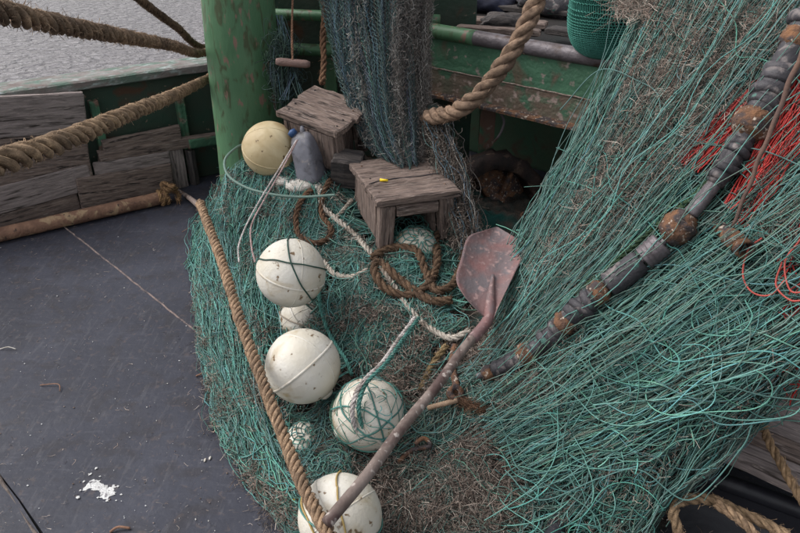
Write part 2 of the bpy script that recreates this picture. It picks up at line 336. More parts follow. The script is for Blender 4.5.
# ================================================================ SETTING
def grid_mesh(name, x0, x1, y0, y1, nx, ny, zf, mt, kind='structure', parent=None):
    gx, gy = np.meshgrid(np.linspace(x0, x1, nx), np.linspace(y0, y1, ny), indexing='ij'); V = np.stack([gx, gy, zf(gx, gy)], -1).reshape(-1, 3); i = np.arange(nx * ny).reshape(nx, ny)
    Q = np.stack([i[:-1, :-1], i[1:, :-1], i[1:, 1:], i[:-1, 1:]], -1).reshape(-1, 4); me = mesh_from(name, V, Q, mt=mt); o = bpy.data.objects.new(name, me); link(o, parent)
    if kind: o['kind'] = kind
    return o
grid_mesh('water', -1500, 1500, -1500, 1500, 2, 2, lambda x, y: x * 0 - .95, M_water)
# deck: a dark base with three coated plates on it
bA, bB = Pz(-260, 281, 0.), Pz(240, 171, 0.)      # foot of the bulwark
bdir = norm((bB - bA) * [1, 1, 0]); bn = np.array([-bdir[1], bdir[0], 0])
def deck_poly(name, pts, z0, z1, mt, parent=None, kind=None):
    n = len(pts); V = [(x, y, z1) for x, y in pts] + [(x, y, z0) for x, y in pts]
    me = bpy.data.meshes.new(name); me.from_pydata(V, [], [list(range(n))] + [[(k + 1) % n, k, k + n, (k + 1) % n + n] for k in range(n)] + [list(range(2 * n - 1, n - 1, -1))]); me.materials.append(mt)
    o = bpy.data.objects.new(name, me); link(o, parent)
    if kind: o['kind'] = kind
    return o
fb = lambda t, o=0: tuple((bA + bdir * t + bn * o)[:2])
base_pts = [(-6, -3), (5, -3), (5, 3.6), fb(4.2, .10), fb(-3.5, .10)]
deck = deck_poly('deck', base_pts, -.12, -.022, M_dark, None, 'structure')
g0, g1 = Pz(-60, 380, 0)[:2], Pz(50, 545, 0)[:2]                              # gap at lower left
gd = norm(g1 - g0); gn = np.array([gd[1], -gd[0]])
s0, s1 = Pz(58, 222, 0)[:2], Pz(222, 352, 0)[:2]; sdv = norm(s1 - s0)
A_, B_ = g0 - gd * 6, g1 + gd * 3
def wob(a, b, n, amp, sd_):
    rs = np.random.default_rng(sd_); a = np.array(a); b = np.array(b); d = norm(b - a); nn = np.array([-d[1], d[0]]); t = np.linspace(0, 1, n)
    return [tuple(a + (b - a) * u + nn * amp * rs.normal() * (0 < u < 1)) for u in t]
# main plate and the plate left of the gap; a third thin sheet overlaps from the seam to the right
nleft = np.array([-gd[1], gd[0]]); nleft = nleft if nleft[0] < 0 else -nleft
edge = wob(A_, B_, 60, .004, 3)
edgeL = [tuple(np.array(p) + nleft * .007) for p in wob(A_, B_, 60, .003, 5)]
deck_poly('deck_plate', [(5, -3), (5, 3.6), fb(4.2, .05), fb(-3.0, .05)] + edge, -.03, 0, M_deck, deck)
deck_poly('deck_plate', edgeL[::-1] + [(-6, 2.0), (-6, -3)], -.03, -.004, M_deck, deck, None)
# tan sealant squeezed up along the gap
u = np.linspace(0, 1, 160); e = np.array(A_)[None] * (1 - u[:, None]) + np.array(B_)[None] * u[:, None] + nleft * .013
P = np.c_[e, np.full(160, -.006)]; P[:, :2] += wig(1, 160, .002, (10, 40), 2)[0]; P = P[None]
mobj('sealant', tubes(P, .0075 * (1 + wig(1, 160, .5, (10, 40), 1)[0, :, 0])[None].clip(.1), 8), mat('old_sealant', (.14,.115,.10), (.07,.055,.05), 30, .9, .8, 80), deck)
# weld seam and grit in it
a3, b3 = np.r_[s0 - sdv * .1, .001], np.r_[s1 + sdv * .5, .001]
P = np.linspace(a3, b3, 90)[None] + wig(1, 90, .0012, (6, 30)) * [1, 1, 0]
mobj('weld_seam', tubes(P, .0045, 6), mat('seam_grit', (.24,.18,.16), (.07,.06,.065), 30, .9, .8, 100), deck)

# ---- bulwark
bw = thing('bulwark', 'timber clad boat bulwark with green steel frames above the dark deck', 'bulwark', tuple(bA + bdir * 1.5))
BH = .68
def onb(px, py, off=0.):     # pixel -> point on bulwark plane, moved inboard by off
    r = ray(px, py); base = bA - bn * off; t = ((base - CAM) @ bn) / (r @ bn); return CAM + r * t
up = np.array([0, 0, 1.])
LW = 5.2
board('steel_plate', bA - bdir * .8 + bn * .03, bdir, up, LW, BH, .015, M_greend, bw, 1, 30, 6)
# cap rail: wide worn timber with a lip
cz = onb(100, 88)[2]
b_ = board('cap_rail', bA - bdir * .8 + bn * .20 + up * (cz - 0), bdir, -bn, LW, .21, .055, M_cap, bw, 2, 46, 5, .006, bev=.012)
def plank_px(corners, off, T, mt, sd_, par=bw, name='plank', label=None):
    """plank on the bulwark face: corners (left,top) (right,top) and bottom-left py"""
    (x0, y0), (x1, y1), yb = corners; p = onb(x0, y0, off); q = onb(x1, y1, off); s = onb(x0, yb, off)
    L = np.linalg.norm(q - p); W = abs(p[2] - s[2]); return board(name, p, q - p, -up if True else up, L, W, T, mt, par, sd_, 14, 5, .005, label)
plank_px(((-90,101),(82,91), 146), .05, .035, M_woodl, 21)
plank_px(((-90,148),(84,128), 205), .048, .033, M_wood, 22)
plank_px(((-90,207),(86,162), 236), .05, .035, M_woodl, 23)
plank_px(((-90,238),(76,192), 270), .047, .03, M_wood, 24)
plank_px(((92,162),(168,150), 184), .045, .03, M_woodl, 25)
plank_px(((75,178),(170,163), 216), .075, .03, M_wood, 26)
plank_px(((100,140),(178,124), 158), .035, .03, M_wood, 29)
plank_px(((-420,150),(-95,108), 300), .05, .035, M_wood, 41)
p = onb(168, 150, .06); q = onb(188, 148, .06); board('plank', p, -up, q - p, .26, .085, .03, M_woodl, bw, 27, 6, 4, label='short upright board')
p = onb(184, 150, .03); board('plank', p, -up, q - p, .26, .05, .04, M_woodd, bw, 28, 6, 4)
# frames
for px in (88, 176, 262):
    p = onb(px, 96, .03); t = onb(px + 14, 96, .03)
    board('frame', np.array([p[0], p[1], cz - .06]), -up, bdir, cz - .07, .045, .06, M_greenr, bw, 30 + px, 8, 3, .003)
p = onb(96, 150, .02); q = onb(250, 126, .02); board('stringer', p, q - p, -up, 1.1, .06, .05, M_wood, bw, 33, 12, 3)
p = onb(186, 138, .03); q = onb(250, 128, .03); board('stringer', p, q - p, -up, .5, .055, .05, M_greenr, bw, 34, 12, 3)

# ---- green post
pt, pb = Py(238, 0, 3.36), Py(251, 150, 3.36); ax = norm(pt - pb); ax = norm([ax[0], 0.0, ax[2]])
base = pb - ax * (pb[2] / ax[2]); post = thing('green_post', 'thick round green painted steel post rising behind the net heap', 'post', tuple(base))
th = np.linspace(0, 2.6, 50); mobj('shaft', lathe([(h, .166 + .0012 * math.sin(h * 9)) for h in th], base, ax, 40), M_green, post)
mobj('base_flange', lathe([(0, .24), (.02, .24), (.022, .17)], base, ax, 32), M_greenr, post)
mobj('weld_collar', lathe([(-.012, .166), (-.006, .175), (.006, .175), (.012, .166)], base + ax * 1.25, ax, 32), M_greenr, post)

# ---- gallows frame / green steel wall behind
wall = thing('green_steel_frame', 'green painted steel frame with rusty lower beam and worn pipe rail', 'frame', (.3, 3.3, 0))
def dat_box(p, xa, ya, L, W, T): pass
# front beam (vertical web) from left to right coming nearer
z_t = 1.0
r0, r1 = Pz(428, 30, z_t), Pz(640, 66, z_t); r0[2] = r1[2] = z_t; bd = norm(r1 - r0); bdn = norm(np.array([bd[1], -bd[0], 0]))   # towards the viewer
bl = np.linalg.norm(r1 - r0)
rs_ = r0 - bd * 1.1; 
mobj('pipe_rail', tubes(smooth_path([r0 - bd * .9, r0, r0 + bd * .4, r1, r1 + bd * .9], 60)[None], .034, 20, caps=True), M_steel, wall, label='bare worn metal pipe rail')
board('web_plate', rs_ - up * .175 + bdn * .006, bd, up, 3.0, .17, .012, mat('chipped_green_paint', (.070,.170,.100), (.045,.105,.065), 7, .55, .8, 50, c3=(.12,.085,.06), s3=7, t3=(.54,.68), c4=(.26,.22,.19), s4=26, t4=(.62,.70)), wall, 50, 40, 8, .002)
board('lower_plate', rs_ - up * .305 + bdn * .010, bd, up, 3.0, .128, .012, mat('rust_bleeding_paint', (.16,.105,.082), (.10,.10,.07), 9, .8, 1, 60, c3=(.06,.13,.08), s3=6, t3=(.54,.62), c4=(.30,.23,.2), s4=24, t4=(.56,.66)), wall, 150, 40, 6, .003, label='lower strip of the beam bleeding rust')
mobj('painted_rail', tubes(smooth_path([r0 - bd * .9, r0, r0 + bd * .28], 30)[None], .0352, 20, caps=True), M_green, wall, label='end of the pipe rail still painted green')
board('lower_flange', rs_ - up * .305 - bdn * .09, bd, bdn, 3.0, .15, .02, M_rust, wall, 51, 30, 3, .004)
mobj('weld_strip', tubes(np.linspace(rs_ - up * .17 + bdn * .012, rs_ - up * .17 + bdn * .012 + bd * 3, 120)[None] + wig(1, 120, .0010, (8, 40)), .0035, 6), mat('flaking_edge', (.30,.25,.22), (.12,.07,.05), 40, .9, 1, 100), wall)
# upper platform behind the rail
board('platform', rs_ - up * .03 - bdn * .05, bd, -bdn, 3.2, 1.9, .03, M_dark, wall, 52, 20, 10, .004)
# dark green bulkhead behind
bk = r0 - bdn * 1.0 - bd * 1.1; bk[2] = 0
board('bulkhead', bk - bd * .0, bd, up, 3.6, .96, .02, mat('faded_dark_green', (.035,.085,.05), (.05,.075,.045), 6, .7, .5, 40, c3=(.06,.045,.03), s3=9, t3=(.55,.68)), wall, 53, 20, 8, .003)
p = Py(487, 112, 3.35); board('upright', np.array([p[0] - .03, 3.35, .9]), -up, (1, 0, 0), .9, .075, .05, M_greenr, wall, 54, 8, 3)
p = Py(578, 60, 3.1); board('upright', np.array([p[0] + .05, 3.1, .95]), -up, (1, -.4, 0), .95, .12, .08, M_greend, wall, 55, 8, 3)
# frame members at x 275-320 behind the hanging net
yy = 3.62
p = Py(272, 0, yy); board('back_plate', np.array([-.72, yy + .03, 1.6]), (1, 0, 0), -up, 1.1, 1.6, .015, M_greend, wall, 56, 14, 12, .003)
for (xa_, ya_, xb_, yb_, rr) in ((268,14,440,20,.026),(268,48,440,56,.03)):
    mobj('cross_pipe', bar(Py(xa_, ya_, yy - .06), Py(xb_, yb_, yy - .06), rr, 16), M_green, wall)
p = Py(318, -20, yy); board('upright', np.array([p[0], yy - .005, 1.7]), -up, (1, 0, 0), 1.7, .07, .06, M_green, wall, 57, 10, 3)
board('upright', np.array([.9, 4.4, 1.7]), -up, (1, 0, 0), 1.7, .12, .06, M_greend, wall, 58, 10, 3)

# clutter on the platform
def on_plat(px, py, h=0): return Pz(px, py, z_t - .03 + h)
for k, (a, b, wd, mt_, lb) in enumerate([((425,16),(545,24),.10,M_wood,'weathered plank lying along the platform behind the thick rope'),((470,3),(600,14),.12,M_woodd,'dark plank at the back of the platform'),
                                     ((455,26),(540,31),.07,M_wood,'short brown board just behind the pipe rail left of the rope'),((545,28),(640,40),.09,M_woodd,'dark board behind the pipe rail beside the mesh bag')]):
    p, q = on_plat(*a, .035 + .012 * k), on_plat(*b, .035 + .012 * k); tag(board('loose_plank', p, q - p, (-.1, 1, 0), np.linalg.norm(q - p), wd, .03, mt_, None, 60 + k, 12, 3), lb, 'plank')
for k, (px, py, sx, lb) in enumerate([(452,20,.07,'rounded brown rag bundle left of the thick rope on the platform'),(505,22,.08,'crumpled brown rag lying right under the thick rope'),(490,4,.10,'dark blue bundle at the back edge of the platform'),(560,2,.16,'black rubber bundle behind the mesh bag')]):
    c = on_plat(px, py, sx * .4); n = 18; th, ph = np.meshgrid(np.linspace(.02, math.pi - .02, n), np.arange(24) / 24 * 6.283, indexing='ij')
    dn = np.stack([np.sin(th) * np.cos(ph), np.sin(th) * np.sin(ph), np.cos(th)], -1); rr = 1 + .18 * np.sin(3 * ph + k) * np.sin(2 * th) + .12 * np.sin(7 * ph + 5 * th) * np.sin(th)
    V = (c + dn * rr[..., None] * np.array([sx * 1.5, sx, sx * .55])).reshape(-1, 3); i = np.arange(n * 24).reshape(n, 24)
    Q = np.stack([i[:-1], np.roll(i[:-1], -1, 1), np.roll(i[1:], -1, 1), i[1:]], -1).reshape(-1, 4)
    tag(mobj('cloth_bundle', (V, Q, None, None), [M_woodd, M_woodd, mat('navy_cloth', (.012,.016,.04), (.02,.02,.03), 8), M_rubber][k]), lb, 'bundle')

# drum / wheel under the beam
wc = Py(492, 205, 3.25); wax = norm((.25, -1, .15))
drum = thing('winch_wheel', 'dark rusty wheel in the shadow under the green beam', 'wheel', tuple(wc - up * .3))
prof = [(-.07, .20), (-.07, .25), (-.05, .275), (.05, .275), (.07, .25), (.07, .20), (.03, .19), (-.03, .19), (-.07, .20)]
V, Q, T, tn = lathe(prof, wc, wax, 40); V = V + rng.normal(size=V.shape) * .006; mobj('rim_band', (V, Q, T, tn), mat('dark_flaking_rust', (.055,.034,.028), (.02,.018,.018), 16, .9, 1, 60, c3=(.12,.08,.06), s3=18, t3=(.58,.68)), drum)
mobj('rim', lathe([(-.03, .19), (-.02, .17), (.0, .10), (.02, .07), (.06, .06), (.06, .001)], wc, wax, 32), M_rust, drum)
for k in range(6):
    n1 = norm(np.cross(wax, (0, 0, 1))); n2 = np.cross(wax, n1); a = k * math.pi / 3; d = math.cos(a) * n1 + math.sin(a) * n2
    mobj('spoke', bar(wc + d * .05 + wax * .03, wc + d * .19 + wax * .02, .014, 8), M_rust, drum)
mobj('chain_link_pile', cat(*[tubes((lambda c, a: np.array([c + np.array([math.cos(t) * .035, math.sin(t) * .022 * math.cos(a), math.sin(t) * .022 * math.sin(a)]) for t in np.linspace(0, 6.283, 14)]))(Py(470 + 60 * rng.random(), 215 + 30 * rng.random(), 2.95 + .1 * rng.random()), rng.uniform(0, 3))[None], .006, 6) for _ in range(40)]), M_rust, drum, kind='stuff')
p = Py(498, 118, 3.3); tag(mobj('bent_wire', tubes(smooth_path([Py(500,112,3.2), Py(504,122,3.2), Py(500,134,3.2), Py(494,142,3.2)], 30)[None], .006, 8), M_steel), 'bent pale wire hanging below the green beam', 'wire')

# ---------------------------------------------------------------- heap of netting
heap = thing('trawl_net_heap', 'heap of teal fishing net with brown weed spread over the deck under the floats', 'fishing net', (-.1, 2.0, 0))
gx, gy = np.meshgrid(np.linspace(-1.2, 1.5, 200), np.linspace(.7, 3.5, 210), indexing='ij'); gz = H(gx, gy) - .035 + .012 * np.sin(61 * gx) * np.sin(57 * gy + 3 * np.sin(20 * gx))
V = np.stack([gx, gy, np.maximum(gz, -.05)], -1).reshape(-1, 3); i = np.arange(200 * 210).reshape(200, 210); Q = np.stack([i[:-1, :-1], i[1:, :-1], i[1:, 1:], i[:-1, 1:]], -1).reshape(-1, 4)
keep = (V[Q][:, :, 2].max(1) > -.02); mobj('inner_folds', (V, Q[keep], None, None), M_coreb, heap)
TEAL = np.array([.068,.195,.170])
def teal(n, lo=.4, hi=1.5, grey=.25):
    grey = grey + .1; t = TEAL * (lo * .8 + (hi - lo * .8) * rng.random((n, 1))**1.5) * (1 + rng.normal(size=(n, 3)) * [.12, .05, .08]); g = rng.random((n, 1)) * grey * 1.2; return np.clip(t * (1 - g) + np.array([.17,.15,.12]) * g, 0.003, 1)
def on_heap(P, off):          # P (N,K,2) -> 3-D lying on the heap
    z = np.maximum(H(P[..., 0], P[..., 1]), -.003); return np.concatenate([P, (z + off)[..., None]], -1)
def curl_paths(c, N, K, L, curv, heading=None, hs=.5):
    """planar curves with wandering curvature, start points c (N,2)"""
    a = (rng.uniform(0, 6.283, N) if heading is None else heading + rng.normal(size=N) * hs)[:, None]; u = np.linspace(0, 1, K)[None]
    kap = rng.normal(size=(N, 1)) * curv * .7 + wig(N, K, curv, (.5, 2.5), 1)[..., 0]; ang = a + np.cumsum(kap, 1) * (1 / K)
    st = (np.asarray(L).reshape(-1, 1) / K); P = np.stack([np.cumsum(np.cos(ang) * st, 1), np.cumsum(np.sin(ang) * st, 1)], -1)
    return np.asarray(c)[:, None] + P - P[:, K // 2:K // 2 + 1]
def inpoly(px, py, poly):
    poly = np.array(poly, float); r = np.zeros(px.shape, bool); j = len(poly) - 1
    for i in range(len(poly)):
        xi, yi = poly[i]; xj, yj = poly[j]; r ^= ((yi > py) != (yj > py)) & (px < (xj - xi) * (py - yi) / (yj - yi + 1e-9) + xi); j = i
    return r
def pick(poly, n):            # n spots on the heap seen inside an outline of the photograph
    poly = np.array(poly, float); lo, hi = poly.min(0), poly.max(0); out = []
    while len(out) < n:
        q = rng.uniform(lo, hi, (n * 3, 2)); out += list(q[inpoly(q[:, 0], q[:, 1], poly)])
    return np.array(out[:n])
def bundles(poly, nb, ns, L, spread, curv, heading=None, hs=.5, off=(.0, .03), r=.0014, K=14, lo=.4, hi=1.5, grey=.25, edge=.04):
    q = pick(poly, nb); c = Ph(q[:, 0], q[:, 1])[:, :2]
    G = curl_paths(c, nb, K, rng.uniform(.6, 1.4, nb) * L, curv, heading, hs); G = np.repeat(G, ns, 0); n = nb * ns
    Pp = G + rng.normal(size=(n, 1, 2)) * spread + wig(n, K, spread * .28, (.5, 2.5), 2); o = np.repeat(rng.uniform(*off, (nb, 1)), ns, 0) + rng.normal(size=(n, 1)) * .006 + wig(n, K, .004, (1, 4), 1)[..., 0]
    k = (H(Pp[..., 0], Pp[..., 1]) < .004).mean(1) < edge; Pp, o, n = Pp[k], o[k], int(k.sum())
    return tubes(on_heap(Pp, o), rng.uniform(.75, 1.25, n) * r, 3, teal(n, lo, hi, grey))
LEFT = [(235,165),(330,170),(345,235),(400,260),(470,235),(470,300),(410,330),(340,330),(300,420),(250,430),(222,430),(205,370),(196,300),(195,220)]
ds = [bundles(LEFT, 105, 22, .40, .009, 4.2, None, .5, (-.012, .026), K=14, lo=.6, hi=2.4, r=.0016),
      bundles([(235,165),(345,185),(330,260),(240,270),(200,250)], 46, 26, .46, .011, 1.4, -.55, .35, (.0,.028), lo=.7, hi=1.6, grey=.1),
      bundles([(196,215),(250,225),(270,430),(222,435),(200,330)], 36, 26, .42, .010, 1.5, -1.35, .3, (.0,.028), lo=.6, hi=1.5, grey=.12),
      bundles([(345,270),(470,240),(440,345),(370,370),(330,330)], 90, 10, .26, .012, 9, None, 1, (.0,.026), lo=.7, hi=1.6, grey=.1),
      bundles([(290,420),(345,410),(350,490),(300,480)], 26, 12, .22, .010, 7, None, 1, (.0,.026), lo=.7, hi=1.5, grey=.15),
      bundles([(222,400),(300,430),(330,500),(290,520),(225,440)], 30, 6, .25, .012, 7, None, 1, (-.01,.015), lo=.4, hi=1.1, grey=.3),
      bundles([(400,420),(560,380),(600,533),(400,533),(370,480)], 60, 9, .35, .02, 3, .45, .4, (-.005,.024), lo=.4, hi=1.2, grey=.4),
      bundles([(460,370),(560,390),(520,420),(440,425)], 26, 12, .35, .015, 1.5, .1, .25, (.0,.03), lo=.5, hi=1.1, grey=.2)]
# locks that follow the outer edge of the heap
EP = np.array([(262,172),(222,190),(203,225),(199,275),(204,330),(213,380),(227,430),(262,485),(300,533)], float)
def edge_locks(nb, ns, d0, d1, r=.0016, K=16, off=(-.005,.02)):
    E = smooth_path(EP, 400); s0_ = rng.uniform(0, .8, nb); ln = rng.uniform(.12, .34, nb); ins = rng.uniform(d0, d1, nb); u = np.linspace(0, 1, K)[None]
    t = np.clip(s0_[:, None] + ln[:, None] * u, 0, .999); P = E[(t * 399).astype(int)]; P[..., 0] += ins[:, None] * (1 + .0 * u) + wig(nb, K, 4, (.3, 1.2), 1)[..., 0]; W_ = Ph(P[..., 0], P[..., 1])[..., :2]
    W_ = (W_ + np.roll(W_, 1, 1)) / 2; W_ = W_[:, 1:]; n = nb * ns
    Pp = np.repeat(W_, ns, 0) + rng.normal(size=(n, 1, 2)) * .016 + wig(n, K - 1, .014, (.5, 3.5), 2); o = np.repeat(rng.uniform(*off, (nb, 1)), ns, 0) + rng.normal(size=(n, 1)) * .006 + wig(n, K - 1, .004, (1, 4), 1)[..., 0]
    return tubes(on_heap(Pp, o), rng.uniform(.75, 1.25, n) * r, 3, teal(n, .5, 2.0, .15))
ds += [edge_locks(26, 18, -2, 14), edge_locks(20, 20, 10, 34, off=(.0, .03))]
mobj('twine', cat(*ds), M_twine, heap, kind='stuff')
q = pick(LEFT, 3500); p_ = Ph(q[:, 0], q[:, 1]); o6 = np.array([[1,0,0],[-1,0,0],[0,1,0],[0,-1,0],[0,0,1],[0,0,-1]]) * .0034; V = ((p_ + np.array([0,0,1]) * rng.uniform(.005,.03,(3500,1)))[:, None] + o6[None] * rng.uniform(.6, 1.5, (3500, 6, 1))).reshape(-1, 3)
f = np.array([[0,2,4],[2,1,4],[1,3,4],[3,0,4],[2,0,5],[1,2,5],[3,1,5],[0,3,5]]); mobj('knots', (V, None, (f[None] + 6 * np.arange(3500)[:, None, None]).reshape(-1, 3), np.repeat(teal(3500, .8, 2.2, .4), 6, 0)), M_twine, heap, kind='stuff')
# gathered sheets of netting draped down the heap
def drape(top, bot, bow, n, layers, off, lo, hi, K=26):
    tb = np.linspace(0, 1, len(top)); out = []
    for la in range(layers):
        ph = la * 1.9 + bow[0]; t = np.linspace(0, 1, n); t = t + .03 * np.sin(t * 31 + ph) + .015 * np.sin(t * 77 + ph)
        a = np.stack([np.interp(t, tb, [p[k] for p in top]) for k in (0, 1)], -1) + rng.normal(size=(n, 2)) * 4; b = np.stack([np.interp(t, tb, [p[k] for p in bot]) for k in (0, 1)], -1) + rng.normal(size=(n, 2)) * 9
        u = np.linspace(0, 1, K)[None, :, None]; P = a[:, None] * (1 - u) + b[:, None] * u + np.array(bow) * np.sin(u * math.pi) + np.stack([5 * np.sin(u[..., 0] * 6 + ph + t[:, None] * 5), 3 * np.sin(u[..., 0] * 8 + 2 * ph + t[:, None] * 4)], -1)
        dr = norm(b - a); side = np.stack([-dr[:, 1], dr[:, 0]], -1); P = P + side[:, None] * (1.5 * np.sin(np.arange(K) * math.pi / 2.5)[None] * np.where(np.arange(n) % 2, 1, -1)[:, None])[..., None] + wig(n, K, 1.3, (1, 5), 2)
        W_ = Ph(P[..., 0], P[..., 1])[..., :2]; keep_ = (H(W_[..., 0], W_[..., 1]) > .002).all(1); W_ = W_[keep_]; m = len(W_)
        o = off + .006 * la + .012 * np.sin(t[keep_] * 33 + ph)[:, None] + .008 * np.sin(t[keep_] * 71 - ph)[:, None] + wig(m, K, .004, (1, 4), 1)[..., 0]
        out.append(tubes(on_heap(W_, o), rng.uniform(.8, 1.2, m) * .0016, 3, teal(m, lo, hi, .15)))
    return cat(*out)
mobj('draped_mesh', cat(drape([(240,168),(270,180),(300,192),(338,200)], [(222,395),(250,400),(275,390),(300,330)], (-14, 0), 62, 5, .008, .6, 2.3),
     drape([(345,235),(385,262),(430,262),(462,250)], [(335,345),(370,365),(405,350),(440,335)], (-8, 6), 56, 4, .008, .7, 2.4, 20),
     drape([(205,230),(222,235),(240,245)], [(225,430),(255,455),(285,470)], (-12, 0), 44, 5, .006, .5, 2.1), drape([(236,175),(225,185),(214,205)], [(250,330),(225,330),(208,310)], (-16, -4), 40, 5, .010, .6, 2.2)), M_twine, heap, kind='stuff')
# single loops of lighter twine lying on top
def loops(poly, n, L, curv, off, r, lo, hi, K=36, f=on_heap):
    q = pick(poly, n); c = Ph(q[:, 0], q[:, 1])[:, :2]; P = curl_paths(c, n, K, rng.uniform(.5, 1.5, n) * L, curv); P = P[(H(P[..., 0], P[..., 1]) < .004).mean(1) < .05]; n = len(P)
    return tubes(on_heap(P, rng.uniform(*off, (n, 1)) + wig(n, K, .008, (1, 4), 1)[..., 0]), rng.uniform(.8, 1.2, n) * r, 3, teal(n, lo, hi, .12))
mobj('loose_twine', cat(loops(LEFT, 90, .75, 5, (.02,.045), .0024, .7, 1.9), loops(LEFT, 220, .40, 9, (.01,.04), .0014, .9, 2.2), loops([(380,230),(470,240),(440,345),(370,350)], 150, .3, 16, (.015,.04), .0015, .9, 2.0),
     loops([(205,380),(290,430),(300,520),(215,440)], 60, .25, 12, (.004,.02), .0014, .6, 1.6),
     loops([(186,200),(215,210),(215,440),(190,330)], 90, .22, 14, (.002,.02), .0014, .6, 1.6)), M_twine, heap, kind='stuff')
# dry weed and fibre tangles
BR = np.array([[.23,.185,.155],[.135,.108,.094],[.34,.29,.25],[.07,.058,.052],[.22,.165,.135]])
def weed(c3, N, L, wdt, K=4, clump=None, flat=.35, gain=1.0):
    d = norm(rng.normal(size=(N, 3)) * [1, 1, flat]); u = (np.linspace(0, 1, K) - .5)[None, :, None]; L = (L * rng.uniform(.4, 1.6, N))[:, None, None]
    d2 = norm(rng.normal(size=(N, 3)))[:, None]; P = c3[:, None] + d[:, None] * u * L + d2 * (u * 2)**2 * L * .45 + rng.normal(size=(N, K, 3)) * L * .05
    return ribbons(P, rng.uniform(.4, 1.1, N) * wdt, BR[rng.integers(0, len(BR), N)] * rng.uniform(.6, 1.5, (N, 1)) * gain)
def weed_clumps(poly, nc, per, sz, L=.03, wdt=.0008, up_=.02, gain=1.0):
    q = pick(poly, nc); c = Ph(q[:, 0], q[:, 1])[:, :2]; s = sz * rng.uniform(.5, 1.7, nc); idx = np.repeat(np.arange(nc), per); n = nc * per
    xy = c[idx] + rng.normal(size=(n, 2)) * s[idx][:, None]; z = np.maximum(H(xy[:, 0], xy[:, 1]), 0) + rng.uniform(-.01, up_, n)
    return weed(np.c_[xy, z], n, L, wdt, gain=gain)
ALL = [(230,165),(330,165),(470,200),(480,300),(500,340),(560,400),(600,533),(290,533),(215,430),(198,330),(195,220)]
ds = [weed_clumps(LEFT, 34, 170, .019, .028, .0009, .05, 1.1), weed_clumps([(330,310),(440,320),(450,400),(400,400),(330,370)], 22, 200, .02, .028, .0009, .05, 1.15), weed_clumps([(205,400),(240,400),(290,500),(270,520)], 12, 130, .018, .028, .0009, .03, 1.1), weed_clumps(ALL, 150, 34, .018), weed_clumps([(350,480),(500,430),(560,533),(330,533)], 60, 60, .014, .045, .0009, .04, .95), weed_clumps(LEFT, 190, 62, .015, .032, .0008, .05, 1.0), weed_clumps([(195,215),(225,225),(225,330),(260,430),(300,520),(280,525),(215,430),(196,330)], 40, 50, .012, .03, .0008, .04, .9), weed_clumps([(330,290),(480,320),(520,400),(600,533),(290,533),(250,450),(300,420),(350,400)], 470, 50, .02, .03),
      weed_clumps([(195,300),(225,300),(260,430),(320,470),(300,533),(270,520),(215,430)], 80, 40, .015, .028), weed_clumps([(350,480),(500,430),(560,533),(330,533)], 220, 55, .022, .03),
      weed_clumps([(430,190),(475,220),(470,250),(440,240)], 60, 50, .015, .03, up_=.05)]
mobj('dry_weed', cat(*ds), M_dry, heap, kind='stuff')
# pale fibres
q = pick(ALL, 1500); c3 = Ph(q[:, 0], q[:, 1], .012); mobj('pale_fibres', weed(c3, 1500, .05, .0007, 7, gain=2.2), M_dry, heap, kind='stuff')

# ---------------------------------------------------------------- floats
def sphere(c, r, n=26, m=40, rough=0, ax=(0, 0, 1)):
    th, ph = np.meshgrid(np.linspace(1e-3, math.pi - 1e-3, n), np.arange(m) / m * 2 * math.pi, indexing='ij'); ax = norm(ax); n1 = norm(np.cross(ax, (1, .2, .1))); n2 = np.cross(ax, n1)
    dn = (np.sin(th) * np.cos(ph))[..., None] * n1 + (np.sin(th) * np.sin(ph))[..., None] * n2 + np.cos(th)[..., None] * ax
    V = (np.asarray(c) + dn * (r * (1 + rough * np.sin(3 * ph + 2 * th)))[..., None] if rough else np.asarray(c) + dn * r).reshape(-1, 3); i = np.arange(n * m).reshape(n, m)
    return V, np.stack([i[:-1], i[1:], np.roll(i[1:], -1, 1), np.roll(i[:-1], -1, 1)], -1).reshape(-1, 4), None, None
def ring_pts(c, r, ax, K=64, h=0):
    ax = norm(ax); n1 = norm(np.cross(ax, (.3, 1, .1))); n2 = np.cross(ax, n1); t = np.linspace(0, 2 * math.pi, K); q = math.sqrt(max(r * r - h * h, 1e-9))
    return np.asarray(c) + ax * h + (np.cos(t)[:, None] * n1 + np.sin(t)[:, None] * n2) * q
